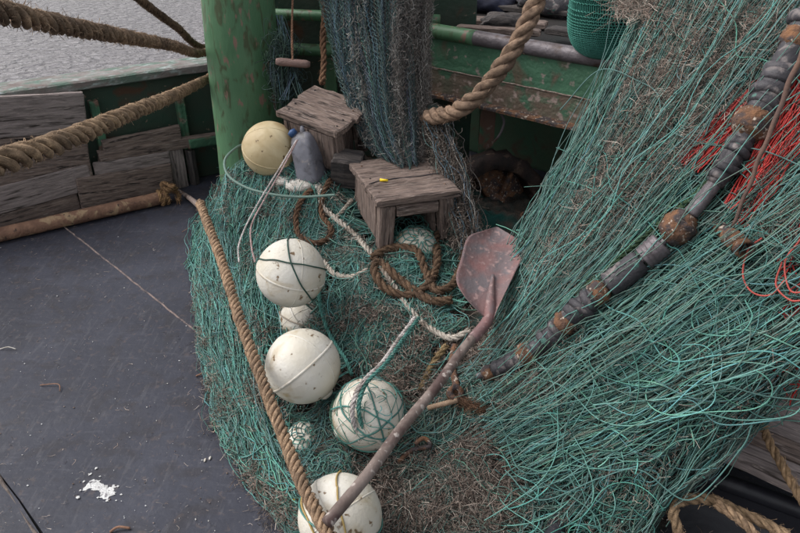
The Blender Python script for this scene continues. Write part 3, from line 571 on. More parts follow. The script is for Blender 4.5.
def float_(px, py, rpx, rad, ax, label, mt=M_float, cords=(), net=0, seams=True):
    if rad is None: d = float((Ph(px, py) - CAM) @ np.array([0, cp, -sp])) + .45 * rpx * 2.5 / FPX; rad = rpx * d / FPX
    d = rad * FPX / rpx; c = Pd(px, py, d); root = thing('trawl_float', label, 'float', tuple(c - up * rad), 'round trawl floats on the net heap')
    mobj('shell', sphere(c, rad, 30, 48, ax=ax), mt, root)
    if seams:
        ax = norm(ax); prof = [(-.004, rad * .9995), (-.0035, rad + .0018), (.0035, rad + .0018), (.004, rad * .9995)]
        mobj('seam', lathe(prof, c, ax, 64), mt, root)
        s2 = norm(np.cross(ax, (.4, -.3, .8))); mobj('seam', lathe([(-.002, rad * .9996), (-.0015, rad + .0008), (.0015, rad + .0008), (.002, rad * .9996)], c, s2, 64), mt, root)
        for s in (-1,): mobj('lug', lathe([(0, .022), (.008, .022), (.014, .014), (.014, .006), (.002, .005)], c + ax * (rad - .005) * s, ax * s, 16), mt, root)
    for (cx, h, tn) in cords:
        P = ring_pts(c, rad + .003, cx, 72, h * rad) + wig(1, 72, .0015, (2, 9))[0]
        mobj('cord', tubes(P[None], .0026, 6, tn), M_twine, root)
    if net:
        ds = []; a0 = norm((.2, -.5, .85)); n1 = norm(np.cross(a0, (1, 0, 0))); n2 = np.cross(a0, n1); NP = []; nm, nv = net, 15
        for k in range(nm):
            for sg in (0,):
                t = np.linspace(.15, 2.3, nv * 5); zz = (2 / math.pi) * np.arcsin(np.sin(t * nv)) ; ph = 2 * math.pi * k / nm + (1 if k % 2 else -1) * zz * math.pi / nm
                ph = ph + .12 * np.sin(3 * t + k * .3); tt = t + .05 * np.sin(5 * ph)
                dn = np.sin(tt)[:, None] * (np.cos(ph)[:, None] * n1 + np.sin(ph)[:, None] * n2) + np.cos(tt)[:, None] * a0
                NP.append(c + dn * (rad + .004 + .004 * np.sin(7 * tt + k)[:, None]))
        mobj('net_cover', tubes(np.array(NP), .0014 if net < 12 else .0022, 3, teal(nm, 1.0, 2.2, .1)), M_twine, root, kind='stuff')
    return root, c, d
DG = (.02,.06,.045)
F1 = float_(270,149,27.5,.118,(.25,-.35,.9),'yellowed round float beside the green post, at the top of the heap',M_floaty)
F2 = float_(291,273,34.5,.120,(.3,.1,.95),'off-white float with crossed dark green cords, second float below the post',cords=(((.9,.1,.35),.35,DG),((.15,.55,.83),.25,DG)))
F3 = float_(303,366,37.5,.120,(-.62,.30,.70),'clean white float with a raised diagonal seam, beside the long brown rope')
F4 = float_(368,414,36,.112,(.8,.2,.5),'white float under loose teal cords, left of the shovel handle',cords=(((.5,-.1,.85),.25,TEAL),((.85,.3,.1),.1,TEAL*.8),((-.5,.3,.8),-.2,TEAL*.6),((.3,.8,.4),-.3,TEAL*1.2)),net=8)
F5 = float_(340,516,42,.114,(.75,.3,.45),'white float cut by the bottom edge under the shovel handle',cords=(((.8,.3,.5),-.45,(.35,.24,.08)),((.9,.1,.2),.2,(.4,.28,.1)),((.3,.3,.9),.1,TEAL)))
F6 = float_(303,320,24,None,(.8,.2,.5),'small white float wedged between two larger white floats',cords=(((.3,.3,.9),.1,(.3,.25,.2)),((.1,.9,.3),.1,(.25,.2,.16)),((.6,.6,.3),.3,DG)))
F7 = float_(415,252,25,None,(.1,.2,.9),'white float inside a teal net bag beneath the front stool',net=22,seams=False)
F8 = float_(305,443,21,None,(.1,.2,.9),'half buried white float netted in teal left of the shovel handle',net=20,seams=False)
# pale foam pieces by the yellow float
for k, (px, py, s) in enumerate([(300,186,.045),(318,187,.03),(285,181,.03)]):
    c = Ph(px, py, .01); V, Q, _, _ = sphere(c, s, 10, 14); V = c + (V - c) * [1.4, 1, .6] + rng.normal(size=V.shape) * .003
    tag(mobj('foam_piece', (V, Q, None, None), M_foam), ['larger grubby white foam lump below the yellowed float','small foam lump nearest the jerrycan','small foam lump farthest left under the yellowed float'][k], 'foam')

# ---------------------------------------------------------------- stools, block, can
def stool(loc, xdir, ydir, zdir, W, Dp, Ht, mt, label, sd_, tops=3, panel=True):
    x, y, z = norm(xdir), norm(ydir), norm(zdir); o = np.asarray(loc, float); root = thing('wooden_stool', label, 'stool', tuple(o - z * Ht))
    # loc = front-left corner of the top face; x to the right, y away
    for k in range(tops): board('seat_plank', o + y * (Dp / tops * k + .0015) + x * rng.normal() * .002, x, y, W + .004 * k, Dp / tops - .003, .034, mt, root, sd_ + k, 10, 3, .006, bev=.007)
    for k in range(tops):
        for xx in (.035, W - .035):
            for yy in ((.3, .7) if tops < 3 else (.5,)):
                if random.random() < .85: mobj('nail', lathe([(-.004, .0042), (.0022, .0042), (.003, .003), (.0032, .0002)], o + x * (xx + random.uniform(-.005, .005)) + y * (Dp / tops * (k + yy)), z, 8), M_rust, root)
    h = Ht - .036; i = .022
    for sx in (i, W - i - .058):
        for sy in (.012, Dp - .062):
            spl = (-.012 if sx < W / 2 else .012); b0 = o - z * .036 + x * sx + y * sy
            board('leg', b0, -z + x * spl / h, x, h, .058, .05, mt, root, sd_ + 9 + int(sx * 50), 6, 3, .003, bev=.005)
        if panel: board('side_panel', o - z * .036 + x * (sx + .01) + y * .065, -z, y, h * (.9 if tops == 3 else .98), Dp - .130, .02, mt, root, sd_ + 20 + int(sx * 40), 6, 4, .003, bev=.004)
    if tops == 2:
        for sy in (.004, Dp - .018): board('front_board', o - z * .037 + x * .03 + y * sy, -z, x, h * .94, W - .06, .014, mt, root, sd_ + 50, 6, 6, .002, bev=.003)
    for sy in (.006, Dp - .03): board('apron', o - z * .037 + x * (i + .061) + y * sy, x, y, W - 2 * i - .124, .022, .045, mt, root, sd_ + 30, 8, 2, .003, bev=.004)
    return root
zt = .635
fl, fr, bl_, br_ = Pz(376,201,zt), Pz(461,190,zt), Pz(352,161,zt), Pz(437,157,zt)
xd = norm(fr - fl); yd = np.array([-xd[1], xd[0], 0]); W = np.linalg.norm(fr - fl)
stool(fl, xd, yd, up, W, np.linalg.norm(bl_ - fl), .21, M_wood, 'weathered brown stool standing upright in front with a yellow tag wire', 70)
# yellow tag with its wire over the stool top
t0 = Pz(384,180,zt + .004); P = smooth_path([Pz(369,184,zt+.004), t0, Pz(420,176,zt+.003), Pz(452,172,zt+.006), Pz(463,180,zt-.02)], 40)
yt = thing('wire_tag', 'yellow tag on a thin dark wire across the front stool', 'tag', tuple(t0))
mobj('wire', tubes(P[None], .0018, 6), M_black, yt); mobj('tag', bar(Pz(380,180,zt + .007), Pz(388,180.5,zt + .007), .006, 10, .004), M_yellow, yt)
# tipped stool behind
zc = .80
c0 = Pd(337,133,2.80); c1 = Pd(276,111,2.93); c2 = Pd(299,81,3.10)
xd2 = norm(c0 - c1); yd2 = c2 - c1; yd2 = norm(yd2 - (yd2 @ xd2) * xd2); zd2 = np.cross(xd2, yd2)
stool(c1, xd2, yd2, zd2, np.linalg.norm(c0 - c1), np.linalg.norm(c2 - c1), .22, M_wood, 'greyer small stool tipped towards the post behind the jerrycan', 90, 2)
# block
p = Pd(331,160,2.86); tag(board('wood_block', p, (1, -.12, -.1), (.1, 1, .25), .125, .10, .14, M_woodd, None, 99, 6, 4, .005, bev=.008), 'dark wooden block between the jerrycan and the front stool', 'block')
# jerrycan
jc = Ph(314,182,-.01); jz = norm((-.15, .25, 1)); jx = norm(np.cross((0.35, 1, 0), jz)); jy = np.cross(jz, jx)
jr = thing('jerrycan', 'dented grey plastic jerrycan with a blue cap leaning by the yellowed float', 'jerrycan', tuple(jc))
def rbox(sz, r, n=6):
    """rounded box as superellipse stack"""
    th = np.arange(32) / 32 * 2 * math.pi; e = .38; cx = np.sign(np.cos(th)) * np.abs(np.cos(th))**e; cy = np.sign(np.sin(th)) * np.abs(np.sin(th))**e; rows = []
    for h, s in [(0, .01), (.0, .8), (.006, .93), (.02, 1), (.07, .98), (.12, 1), (.15, .97), (.172, .86), (.186, .66), (.192, .4), (.193, .01)]:
        rows.append(np.stack([cx * sz[0] * s, cy * sz[1] * s, np.full(32, h * sz[2] / .2)], -1))
    V = np.concatenate(rows); i = np.arange(len(V)).reshape(-1, 32); return V, np.stack([i[:-1], np.roll(i[:-1], -1, 1), np.roll(i[1:], -1, 1), i[1:]], -1).reshape(-1, 4)
V, Q = rbox((.052, .070, .225), .02); V[:, 0] += .006 * np.sin(V[:, 2] * 60) * (V[:, 1] > 0)
JW = lambda v: jc + v[:, :1] * jx + v[:, 1:2] * jy + v[:, 2:] * jz
mobj('body', (JW(V), Q, None, None), M_can, jr)
hd = smooth_path(np.array([[.0,-.02,.205],[.0,-.01,.235],[.0,.03,.237],[.0,.055,.20]]), 20); mobj('handle', tubes(JW(hd)[None], .011, 10, caps=True), M_can, jr)
cpn = JW(np.array([[-.03,-.035,.205]]))[0]; cd = norm(jz - jy * .4 - jx * .5)
mobj('neck', lathe([(-.03, .016), (.012, .016)], cpn, cd, 18), M_can, jr); mobj('cap', lathe([(.005, .001), (.005, .019), (.024, .018), (.026, .015), (.031, .001)], cpn, cd, 20), M_blue, jr)
p = Ph(309,181,.03); tag(mobj('pipe_stub', lathe([(.09,.001),(.09,.021),(.0,.021),(.0,.015),(.085,.014)], p, norm((.25,.9,-.1)), 24), M_rust), 'short rusty pipe stub under the jerrycan', 'pipe')

# ---------------------------------------------------------------- hanging dark nets
def hang_surface(u, v, k=0):
    """u 0..1 across, v 0..1 down -> 3-D"""
    L = np.interp(v, [-.2, 0, .25, .5, .75, .9, 1], [315, 318, 326, 338, 352, 366, 384]); Rr = np.interp(v, [-.2, 0, .25, .6, .85, 1], [434, 434, 430, 430, 432, 428]); y = -20 + v * 182
    px = L + (Rr - L) * u; d = 3.02 - .05 * v - .13 * np.sin(np.clip(u, 0, 1) * math.pi) + .016 * np.sin(u * 14 + 5 * v + k) + .012 * np.sin(u * 43 + 5 * v)
    return Pd(px, y, d)
def hang_net(u0, u1, n, nseg, tint, rad, layers=3):
    ds = []
    for la in range(layers):
        K = nseg * 2 + 1; v = np.linspace(-.15, 1.0, K)[None]; us = u0 + (u1 - u0) * (np.arange(n)[:, None] + .5) / n; hw = (u1 - u0) / n * .55
        zg = hw * np.where(np.arange(K) % 2, 1, -1)[None] * np.where(np.arange(n) % 2, 1, -1)[:, None]
        u = us + zg + .02 * np.sin(v * 9 + us * 12 + la * 2) + wig(n, K, .008, (1, 4), 1)[..., 0] + rng.normal(size=(n, K)) * hw * .25; vv = v + .02 * np.sin(us * 30 + la) + rng.normal(size=(n, K)) * .004
        P = hang_surface(u, vv, la * .7); P[..., 1] -= .012 * la; ds.append(tubes(P, rad, 3, tint(n)))
    return cat(*ds)
def core_patch(u0, u1, back):
    uu, vv = np.meshgrid(np.linspace(u0, u1, 24), np.linspace(-.2, .99, 40), indexing='ij'); Vf = hang_surface(uu, vv); Vf[..., 1] += back; i = np.arange(24 * 40).reshape(24, 40)
    return Vf.reshape(-1, 3), np.stack([i[:-1, :-1], i[:-1, 1:], i[1:, 1:], i[1:, :-1]], -1).reshape(-1, 4), None, None
hn = thing('hanging_net', 'dark blue green net hanging in folds behind the tipped stool', 'fishing net', tuple(hang_surface(np.array(.3), np.array(1.))))
blue = lambda n: np.array([.052,.088,.096]) * rng.uniform(.5, 2.2, (n, 1)) * (1 + rng.normal(size=(n, 3)) * .12).clip(.3)
mobj('mesh', hang_net(0, .82, 54, 44, blue, .0015, 4), M_twine, hn, kind='stuff')
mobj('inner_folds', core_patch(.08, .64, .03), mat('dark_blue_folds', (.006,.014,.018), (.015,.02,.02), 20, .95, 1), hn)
hg = thing('hanging_net', 'grey brown weed matted net hanging beside the green beam', 'fishing net', tuple(hang_surface(np.array(.8), np.array(1.))))
greyb = lambda n: BR[rng.integers(0, len(BR), n)] * rng.uniform(.5, 1.3, (n, 1)) * [.85, .95, 1.0]
mobj('mesh', hang_net(.58, 1.0, 30, 40, greyb, .0014, 3), M_twine, hg, kind='stuff')
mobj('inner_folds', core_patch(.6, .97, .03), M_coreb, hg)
n = 15000; u = np.r_[.60 + .40 * rng.random(n - 5000), rng.random(5000)]; v = rng.random(n) * 1.1 - .1; c3 = hang_surface(u, v); c3[:, 1] -= rng.uniform(-.01, .045, n)
V, Q, T, tn = weed(c3, n, .035, .0007, 5, flat=3.5, gain=1.05); mobj('weed_fibres', (V, Q, T, tn * [.86,.97,1.05]), M_dry, hg, kind='stuff')
u = rng.random(1500) * .98; c3 = hang_surface(u, rng.random(1500)); c3[:, 1] -= .025; V, Q, T, tn = weed(c3, 1500, .022, .0007, 4, flat=1.5, gain=1.9); mobj('pale_flecks', (V, Q, T, tn * [.85,1,1.05]), M_dry, hn, kind='stuff')
# tail of grey net flowing down right of the stool
n = 9000; t = rng.random(n); pxy = np.stack([np.interp(t, [0,.5,1], [432, 452, 470]), np.interp(t, [0,.5,1], [120, 175, 250])], -1) + rng.normal(size=(n, 2)) * np.interp(t, [0,.5,1], [5, 8, 8])[:, None]
c3 = Pd(pxy[:, 0], pxy[:, 1], np.interp(t, [0, 1], [2.92, 2.62]) + rng.uniform(-.05, .05, n)); tail = thing('net_tail', 'brown matted net tail falling behind the front stool right of it', 'fishing net', tuple(c3[-1]))
V, Q, T, tn = weed(c3, n, .022, .0009, 5, flat=1.5, gain=.62); mobj('weed_fibres', (V, Q, T, tn), M_dry, tail, kind='stuff')
tt = np.linspace(0, 1, 30)[None]; m_ = 60; P = Pd(np.interp(tt, [0,.5,1], [432,452,470]) + rng.normal(size=(m_, 1)) * 9 + wig(m_, 30, 3, (1, 5), 1)[..., 0], np.interp(tt, [0,.5,1], [120,175,250]) + wig(m_, 30, 3, (1, 5), 1)[..., 0], np.interp(tt, [0, 1], [2.90, 2.62]) + rng.uniform(-.04, .05, (m_, 1)))
mobj('twine', tubes(P, .0016, 3, np.r_[blue(30), greyb(30)]), M_twine, tail, kind='stuff')
P = Pd(np.interp(tt, [0,.5,1], [430,448,466]), np.interp(tt, [0,.5,1], [112,178,250]), np.interp(tt, [0, 1], [2.98, 2.70])); mobj('inner_folds', tubes(P, .06, 10), M_coreb, tail)

# toggle on cord, brown rope, dark tangle
tg = thing('cord_toggle', 'wooden toggle bar hanging on a thin cord right of the green post', 'toggle', tuple(Pd(292,63,3.05)))
mobj('bar', tubes(np.linspace(Pd(276,61.5,3.05), Pd(310,64.5,3.05), 10)[None], .017 * np.array([.75,1,1.02,1,.97,1,1.02,1,1,.7])[None], 14, caps=True), mat('pinkish_wood', (.22,.14,.12), (.13,.09,.08), 10, .85, .6, stretch=(1,4,4)), tg)
mobj('cord', rope_data([Pd(293,-12,3.05), Pd(292,30,3.05), Pd(292.5,60,3.04)], .005, tint=(1.1,.8,.7)), M_rope, tg)
rope('hanging_rope', [Pd(326,-10,3.12), Pd(323,40,3.1), Pd(324,60,3.08), Pd(322,84,3.05)], .014, 'brown rope end hanging left of the dark blue green net', tint=(.75,.55,.45), fuzz=300)
n = 700; c = Pd(283,70,3.16); hdg = None
P = c + wig(260, 22, .032, (.4, 2)) * [1, .6, 1.6] + rng.normal(size=(260, 1, 3)) * [.022, .02, .06]
tag(mobj('net_scrap', cat(tubes(P, .0014, 3, blue(260) * [.45,.5,.4]), tubes(np.stack([Pd(280 + rng.normal(size=14) * 2, np.full(14, 15.), 3.2), Pd(283 + rng.normal(size=14) * 4, np.full(14, 40.), 3.16), Pd(286 + rng.normal(size=14) * 6, np.full(14, 75.), 3.14), Pd(288 + rng.normal(size=14) * 9, np.full(14, 100.), 3.16)], 1), .0016, 3, blue(14))), M_twine), 'dark green net scrap tied behind the wooden toggle', 'net')

# ---------------------------------------------------------------- right-hand net curtain
cur = thing('trawl_net_curtain', 'great teal net hoisted at the right with strands running down to the heap', 'fishing net', tuple(Pc(600, 500)))
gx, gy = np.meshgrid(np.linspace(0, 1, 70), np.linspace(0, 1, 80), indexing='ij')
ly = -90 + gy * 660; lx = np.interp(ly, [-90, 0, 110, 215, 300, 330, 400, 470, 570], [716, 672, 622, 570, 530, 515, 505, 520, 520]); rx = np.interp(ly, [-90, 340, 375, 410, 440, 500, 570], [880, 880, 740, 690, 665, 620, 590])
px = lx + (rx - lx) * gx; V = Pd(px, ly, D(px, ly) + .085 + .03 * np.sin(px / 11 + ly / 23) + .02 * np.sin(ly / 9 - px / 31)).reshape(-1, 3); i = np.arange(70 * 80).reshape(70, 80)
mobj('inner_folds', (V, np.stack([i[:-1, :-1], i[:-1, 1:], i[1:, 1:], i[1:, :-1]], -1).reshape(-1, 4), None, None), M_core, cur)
def fan(n, t0, t1, lo, hi, grey, offs, r, spread=6, K=22, sag=12, wob_=2.0, bot=None, top=None):
    t = rng.uniform(t0, t1, n); tb = np.linspace(0, 1, 6)
    B0 = bot or [(497,292),(506,322),(490,368),(486,400),(505,440),(545,480)]; T0 = top or [(655,-20),(735,-25),(830,-15),(835,120),(835,235),(835,330)]
    b = np.stack([np.interp(t, tb, [p[k] for p in B0]) for k in (0, 1)], -1) + rng.normal(size=(n, 2)) * spread; tp = np.stack([np.interp(t, tb, [p[k] for p in T0]) for k in (0, 1)], -1) + rng.normal(size=(n, 2)) * spread * 1.5
    u = np.linspace(0, 1, K)[None, :, None]; P = b[:, None] * (1 - u) + tp[:, None] * u; P[..., 1] += (rng.uniform(.2, 1.6, (n, 1)) * sag * np.sin(u[..., 0] * math.pi)); P += wig(n, K, wob_, (.8, 4), 2)
    o = rng.uniform(*offs, (n, 1)) + wig(n, K, .008, (1, 4), 1)[..., 0]; Q3 = Pd(P[..., 0], P[..., 1], D(P[..., 0], P[..., 1]) - o)
    return tubes(Q3, rng.uniform(.75, 1.2, n) * r, 3, teal(n, lo, hi, grey))
KN = []
def knots(P3, r):
    """small knots at points (n,3)"""
    n = len(P3); o6 = np.array([[1,0,0],[-1,0,0],[0,1,0],[0,-1,0],[0,0,1],[0,0,-1]]) * r; V = (P3[:, None] + o6[None] * rng.uniform(.7, 1.4, (n, 6, 1))).reshape(-1, 3)
    f = np.array([[0,2,4],[2,1,4],[1,3,4],[3,0,4],[2,0,5],[1,2,5],[3,1,5],[0,3,5]]); return V, None, (f[None] + 6 * np.arange(n)[:, None, None]).reshape(-1, 3), np.repeat(teal(n, .9, 2.0, .45), 6, 0)
def mesh_layer(n, t0, t1, bot, top, off, lo, hi, grey, K=30, sag=12, amp=1.0, r=.0015, fold=.016, ph=0., spread=7):
    t = np.linspace(t0, t1, n); t = t + .35 / n * 6 * np.sin(t * 55 + ph) + .25 / n * 6 * np.sin(t * 131 + 2 * ph); tb = np.linspace(0, 1, len(bot))
    b = np.stack([np.interp(t, tb, [p[k] for p in bot]) for k in (0, 1)], -1); tp = np.stack([np.interp(t, tb, [p[k] for p in top]) for k in (0, 1)], -1); b = b + rng.normal(size=(n, 2)) * spread + (tp - b) * rng.uniform(-.06, .10, (n, 1))
    u = np.linspace(0, 1, K)[None, :, None]; P = b[:, None] * (1 - u) + tp[:, None] * u; P[..., 1] += sag * (.6 + .4 * np.sin(t * 9 + ph))[:, None] * np.sin(u[..., 0] * math.pi)
    dr = norm(tp - b); side = np.stack([-dr[:, 1], dr[:, 0]], -1); gap = np.linalg.norm(np.gradient(P, axis=0), axis=-1)
    zz = np.sin(np.arange(K) * math.pi / 2.5 + .4)[None] * np.where(np.arange(n) % 2, 1, -1)[:, None]; P = P + side[:, None] * (zz * np.clip(gap * .42, .2, 2.2) * amp)[..., None]
    P = P + (np.sin(u * 7 + ph) * 2.5 + np.sin(u * 15 + 3 * ph) * 1.2) + wig(n, K, .6, (1, 5), 2)
    o = off + fold * np.sin(t * 38 + ph + 2)[:, None] + fold * .5 * np.sin(t * 90 - ph)[:, None] + wig(n, K, .003, (1, 4), 1)[..., 0]; Q3 = Pd(P[..., 0], P[..., 1], D(P[..., 0], P[..., 1]) - o)
    KN.append(Q3[:, 2::4].reshape(-1, 3)[::2])
    return tubes(Q3, rng.uniform(.8, 1.2, n) * r, 3, teal(n, lo, hi, grey))
BT = [(497,292),(506,322),(490,368),(486,400),(505,440),(545,480)]; TP = [(655,-20),(735,-25),(830,-15),(835,120),(835,235),(835,330)]
ml = []
for k in range(10): ml.append(mesh_layer(92, 0, 1, BT, TP, -.055 + .010 * k, .25 + .02 * k, .9 + .09 * k, .35, ph=k * 1.7))
for k in range(5): ml.append(mesh_layer(50, 0, .45, BT, TP, -.02 + .012 * k, .5, 1.7, .3, ph=k * 2.3 + 1, sag=7))
for k in range(6): ml.append(mesh_layer(46, 0, 1, [(505,525),(560,545),(620,545),(670,500),(720,440)], [(590,395),(660,380),(730,360),(800,350),(840,340)], -.05 + .014 * k, .35, 1.5, .25, K=17, sag=14, ph=k * 1.3 + .5, amp=1.3))
for k in range(3): ml.append(mesh_layer(30, 0, 1, [(480,400),(486,425),(500,450),(520,470)], [(700,330),(730,370),(740,400),(720,430)], .0 + .012 * k, .5, 1.7, .2, K=21, sag=16, ph=k * 1.9, amp=1.5))
mobj('mesh', cat(*ml), M_twine, cur, kind='stuff'); mobj('knots', knots(np.concatenate(KN), .0036), M_twine, cur, kind='stuff')
ds = [fan(110, 0, .34, .35, 1.35, .35, (-.06, .03), .0017), fan(90, .2, .6, .3, 1.0, .35, (-.07, .02), .0016), fan(150, .5, 1, .3, 1.15, .22, (-.07, .03), .0017, 8), fan(90, 0, 1, .9, 1.7, .15, (.02, .045), .0015, 12, wob_=5), fan(46, .25, .8, .6, 1.5, .3, (.07, .10), .0015, 14, wob_=7)]
mobj('twine', cat(*ds), M_twine, cur, kind='stuff')
def cloops(poly, n, L, curv, offs, r, lo, hi, K=44, grey=.15, heading=None, hs=.6, asp=(1, .75)):
    q = pick(poly, n); P = curl_paths(q * 0, n, K, rng.uniform(.4, 1.6, n) * L, curv, heading, hs) * asp + q[:, None]
    P = P[P[..., 0].min(1) > 478]; P = P[~(((P[..., 0] > 720) & (P[..., 1] > 425)) | ((P[..., 0] > 668) & (P[..., 1] > 478))).any(1)]; n = len(P); o = rng.uniform(*offs, (n, 1)) + wig(n, K, .01, (1, 4), 1)[..., 0]
    return tubes(Pd(P[..., 0], P[..., 1], D(P[..., 0], P[..., 1]) - o), rng.uniform(.8, 1.2, n) * r, 3, teal(n, lo, hi, grey))
LOW = [(500,385),(560,360),(700,330),(800,330),(790,385),(740,420),(700,440),(650,500),(620,533),(520,533),(495,470)]
ds = [cloops(LOW, 230, 260, 3.5, (-.05,.03), .0016, .35, 1.4, heading=-.45, hs=.4), cloops(LOW, 130, 210, 7, (-.02,.05), .0016, .7, 2.0), cloops([(500,470),(650,440),(640,533),(520,540)], 120, 120, 7, (-.06,.03), .0017, .4, 1.6, K=30),
      cloops([(640,250),(800,200),(800,360),(650,370)], 90, 260, 6, (.0,.05), .0016, .8, 1.8, heading=-.5, hs=.7), cloops([(540,375),(720,380),(740,425),(560,440)], 130, 330, 3.5, (-.01,.06), .0017, .8, 2.2, heading=.1, hs=.35),
      cloops([(540,440),(640,420),(600,540),(530,540)], 90, 170, 2, (-.07,.02), .0017, .4, 1.4, K=20, heading=1.9, hs=.35), cloops([(660,60),(760,20),(760,160),(640,220)], 46, 120, 7, (.0,.05), .0016, .7, 1.7)]
mobj('loose_twine', cat(*ds), M_twine, cur, kind='stuff')
# single long twines lying over everything
longs = [[(712,-8),(735,22),(737,55),(757,58),(790,72),(812,100)],[(560,110),(600,70),(640,82),(658,95),(665,125),(700,143),(760,150),(806,168)],[(590,215),(598,160),(606,155),(612,190),(640,213),(668,245),(680,252),(700,290)],
         [(690,262),(720,232),(762,232),(790,252)],[(596,275),(606,305),(640,322),(668,360),(720,355),(770,352),(806,372)],[(520,270),(530,300),(545,312),(552,335),(600,355),(612,388),(650,392),(700,380),(760,395),(800,400)],
         [(500,370),(560,385),(600,420),(640,425),(690,412),(740,420),(790,416),(806,400)],[(530,410),(580,400),(640,385),(700,385),(760,372),(800,360)],[(600,400),(630,415),(650,408),(690,400),(720,424),(780,420)],
         [(505,470),(540,500),(600,478),(640,470),(690,500),(740,450),(752,425)],[(470,360),(500,420),(520,470),(560,470)],[(745,295),(700,300),(695,330),(735,335),(752,318),(745,300)],[(780,35),(745,70),(720,100),(700,150),(690,180)]]
P = np.stack([smooth_path(np.array(q, float), 60) for q in longs]); P3 = Pd(P[..., 0], P[..., 1], D(P[..., 0], P[..., 1]) - .05 - wig(len(longs), 60, .006, (1, 4), 1)[..., 0]); mobj('long_twine', tubes(P3, .0018, 6, teal(len(longs), 1.0, 1.7, .1)), M_twine, cur)
# heavy selvedge rope running up the net
q = smooth_path(np.array([(565,300),(600,275),(640,240),(690,200),(720,170)], float), 40); mobj('selvedge', rope_data(Pc(q[:, 0], q[:, 1], .03), .009, tint=(.35,.75,.55), fuzz=300), M_rope, cur)
# weed in the curtain
def cweed(poly, nc, per, sz, L, up_=.05, gain=1.0):
    q = pick(poly, nc); s = sz * rng.uniform(.4, 1.7, nc); idx = np.repeat(np.arange(nc), per); n = nc * per; e = rng.normal(size=(n, 2)) * s[idx][:, None]; p = q[idx] + e[:, :1] * np.array([.9, -1.5]) + e[:, 1:] * np.array([.5, .3])
    return weed(Pd(p[:, 0], p[:, 1], D(p[:, 0], p[:, 1]) - rng.uniform(-.05, up_, n)), n, L, .0007, 6, gain=gain, flat=1)
ds = [cweed([(652,0),(800,0),(760,90),(700,160),(600,240),(515,305),(560,215),(612,115)], 210, 44, 4.5, .055, gain=1.2), cweed([(520,310),(600,280),(690,170),(640,120),(560,200)], 130, 40, 5, .035), cweed([(480,320),(600,290),(560,400),(480,400)], 110, 40, 5, .03),
      cweed(LOW, 110, 26, 5, .03, gain=.8), cweed([(650,10),(730,10),(690,120),(630,110)], 36, 60, 6, .05, gain=1.3), cweed([(760,130),(800,100),(800,260),(740,220)], 50, 40, 5, .035)]
ds.append(cweed([(652,0),(780,0),(740,90),(690,160),(600,240),(515,305),(560,215),(612,115)], 26, 200, 4.5, .035, .06, 1.25)); ds.append(cweed([(485,330),(540,345),(530,420),(480,410)], 10, 200, 5, .03, .06, 1.1))
mobj('weed_fibres', cat(*ds), M_dry, cur, kind='stuff')
# fringe tuft at top-left of curtain
q = np.stack([rng.uniform(616, 655, 420), rng.uniform(-14, 18, 420)], -1); mobj('frayed_tuft', weed(Pd(q[:, 0], q[:, 1], D(q[:, 0], q[:, 1]) - .05), 420, .09, .0006, 9, gain=1.7), M_dry, cur, kind='stuff')

# red netting
rn = thing('red_net', 'patches of bright red netting showing through the teal net at upper right', 'fishing net', tuple(Pc(760, 200)))
def red_strands(a0, a1, b0, b1, n, offs, jit=2.5):
    t = rng.random((n, 1)); A = np.array(a0) * (1 - t) + np.array(a1) * t; B = np.array(b0) * (1 - t) + np.array(b1) * t; u = np.linspace(0, 1, 14)[None, :, None]
    P = A[:, None] * (1 - u) + B[:, None] * u + wig(n, 14, jit, (1, 3), 2); return tubes(Pd(P[..., 0], P[..., 1], D(P[..., 0], P[..., 1]) - rng.uniform(*offs, (n, 1))), .0019, 3, np.array([.34,.022,.018]) * rng.uniform(.5, 1.3, (n, 1)))
mobj('twine', cat(red_strands((678,160),(700,172),(762,76),(776,100),110,(.025,.05)), red_strands((742,170),(760,200),(806,60),(812,130),90,(.02,.045)), red_strands((725,200),(745,230),(790,110),(806,150),60,(.01,.045)),
     red_strands((775,260),(790,330),(806,200),(812,300),30,(-.02,.035),5), red_strands((770,370),(790,400),(806,330),(812,360),20,(-.05,.02),4)), M_twine, rn, kind='stuff')
P = np.stack([smooth_path(np.array(q, float), 50) for q in [[(762,238),(748,250),(743,275),(752,292),(770,295),(785,280)],[(782,262),(776,285),(790,300),(806,300)],[(800,240),(785,262),(790,290),(806,292)]]])
mobj('loop', tubes(Pd(P[..., 0], P[..., 1], D(P[..., 0], P[..., 1]) - .06), .0023, 6, np.array([[.38,.065,.05]])), M_twine, rn)

# ---------------------------------------------------------------- ground gear: rubber discs and bobbins on a wire
gg = thing('ground_gear', 'string of black rubber discs and rusty bobbins hanging diagonally across the teal net', 'ground gear', tuple(Pc(482, 373, .05)))
GP = smooth_path(np.array([(478,376),(500,368),(540,345),(575,313),(600,292),(640,262),(677,229),(712,187),(735,152),(752,124),(775,85),(800,35),(815,5)], float), 400)
G3 = Pd(GP[:, 0], GP[:, 1], D(GP[:, 0], GP[:, 1]) - .055); gs = np.r_[0, np.cumsum(np.linalg.norm(np.diff(G3, axis=0), axis=1))]
mobj('wire_core', tubes(G3[::8][None], .010, 10), M_steel, gg)
def gpos(px):
    k = int(np.argmin(np.abs(GP[:, 0] - px))); a, b = max(0, k - 6), min(399, k + 6); return G3[k], norm(G3[b] - G3[a]), D(GP[k, 0], GP[k, 1]) - .055
def disc(px, rpx, w_, m_=M_rubber, tiltr=.12, name='rubber_disc'):
    c, t, d = gpos(px + rng.normal() * .8); rpx *= rng.uniform(.9, 1.06); w_ *= rng.uniform(1.1, 1.5); c = c + rng.normal(size=3) * .003; r = rpx * d / FPX; t = norm(t + rng.normal(size=3) * tiltr); h = w_ * d / FPX / 2
    o = mobj(name, lathe([(-h, .006), (-h, r * .86), (-h * .6, r * .97), (0, r), (h * .6, r * .97), (h, r * .86), (h, .006)], c, t, 24), m_, gg); return o
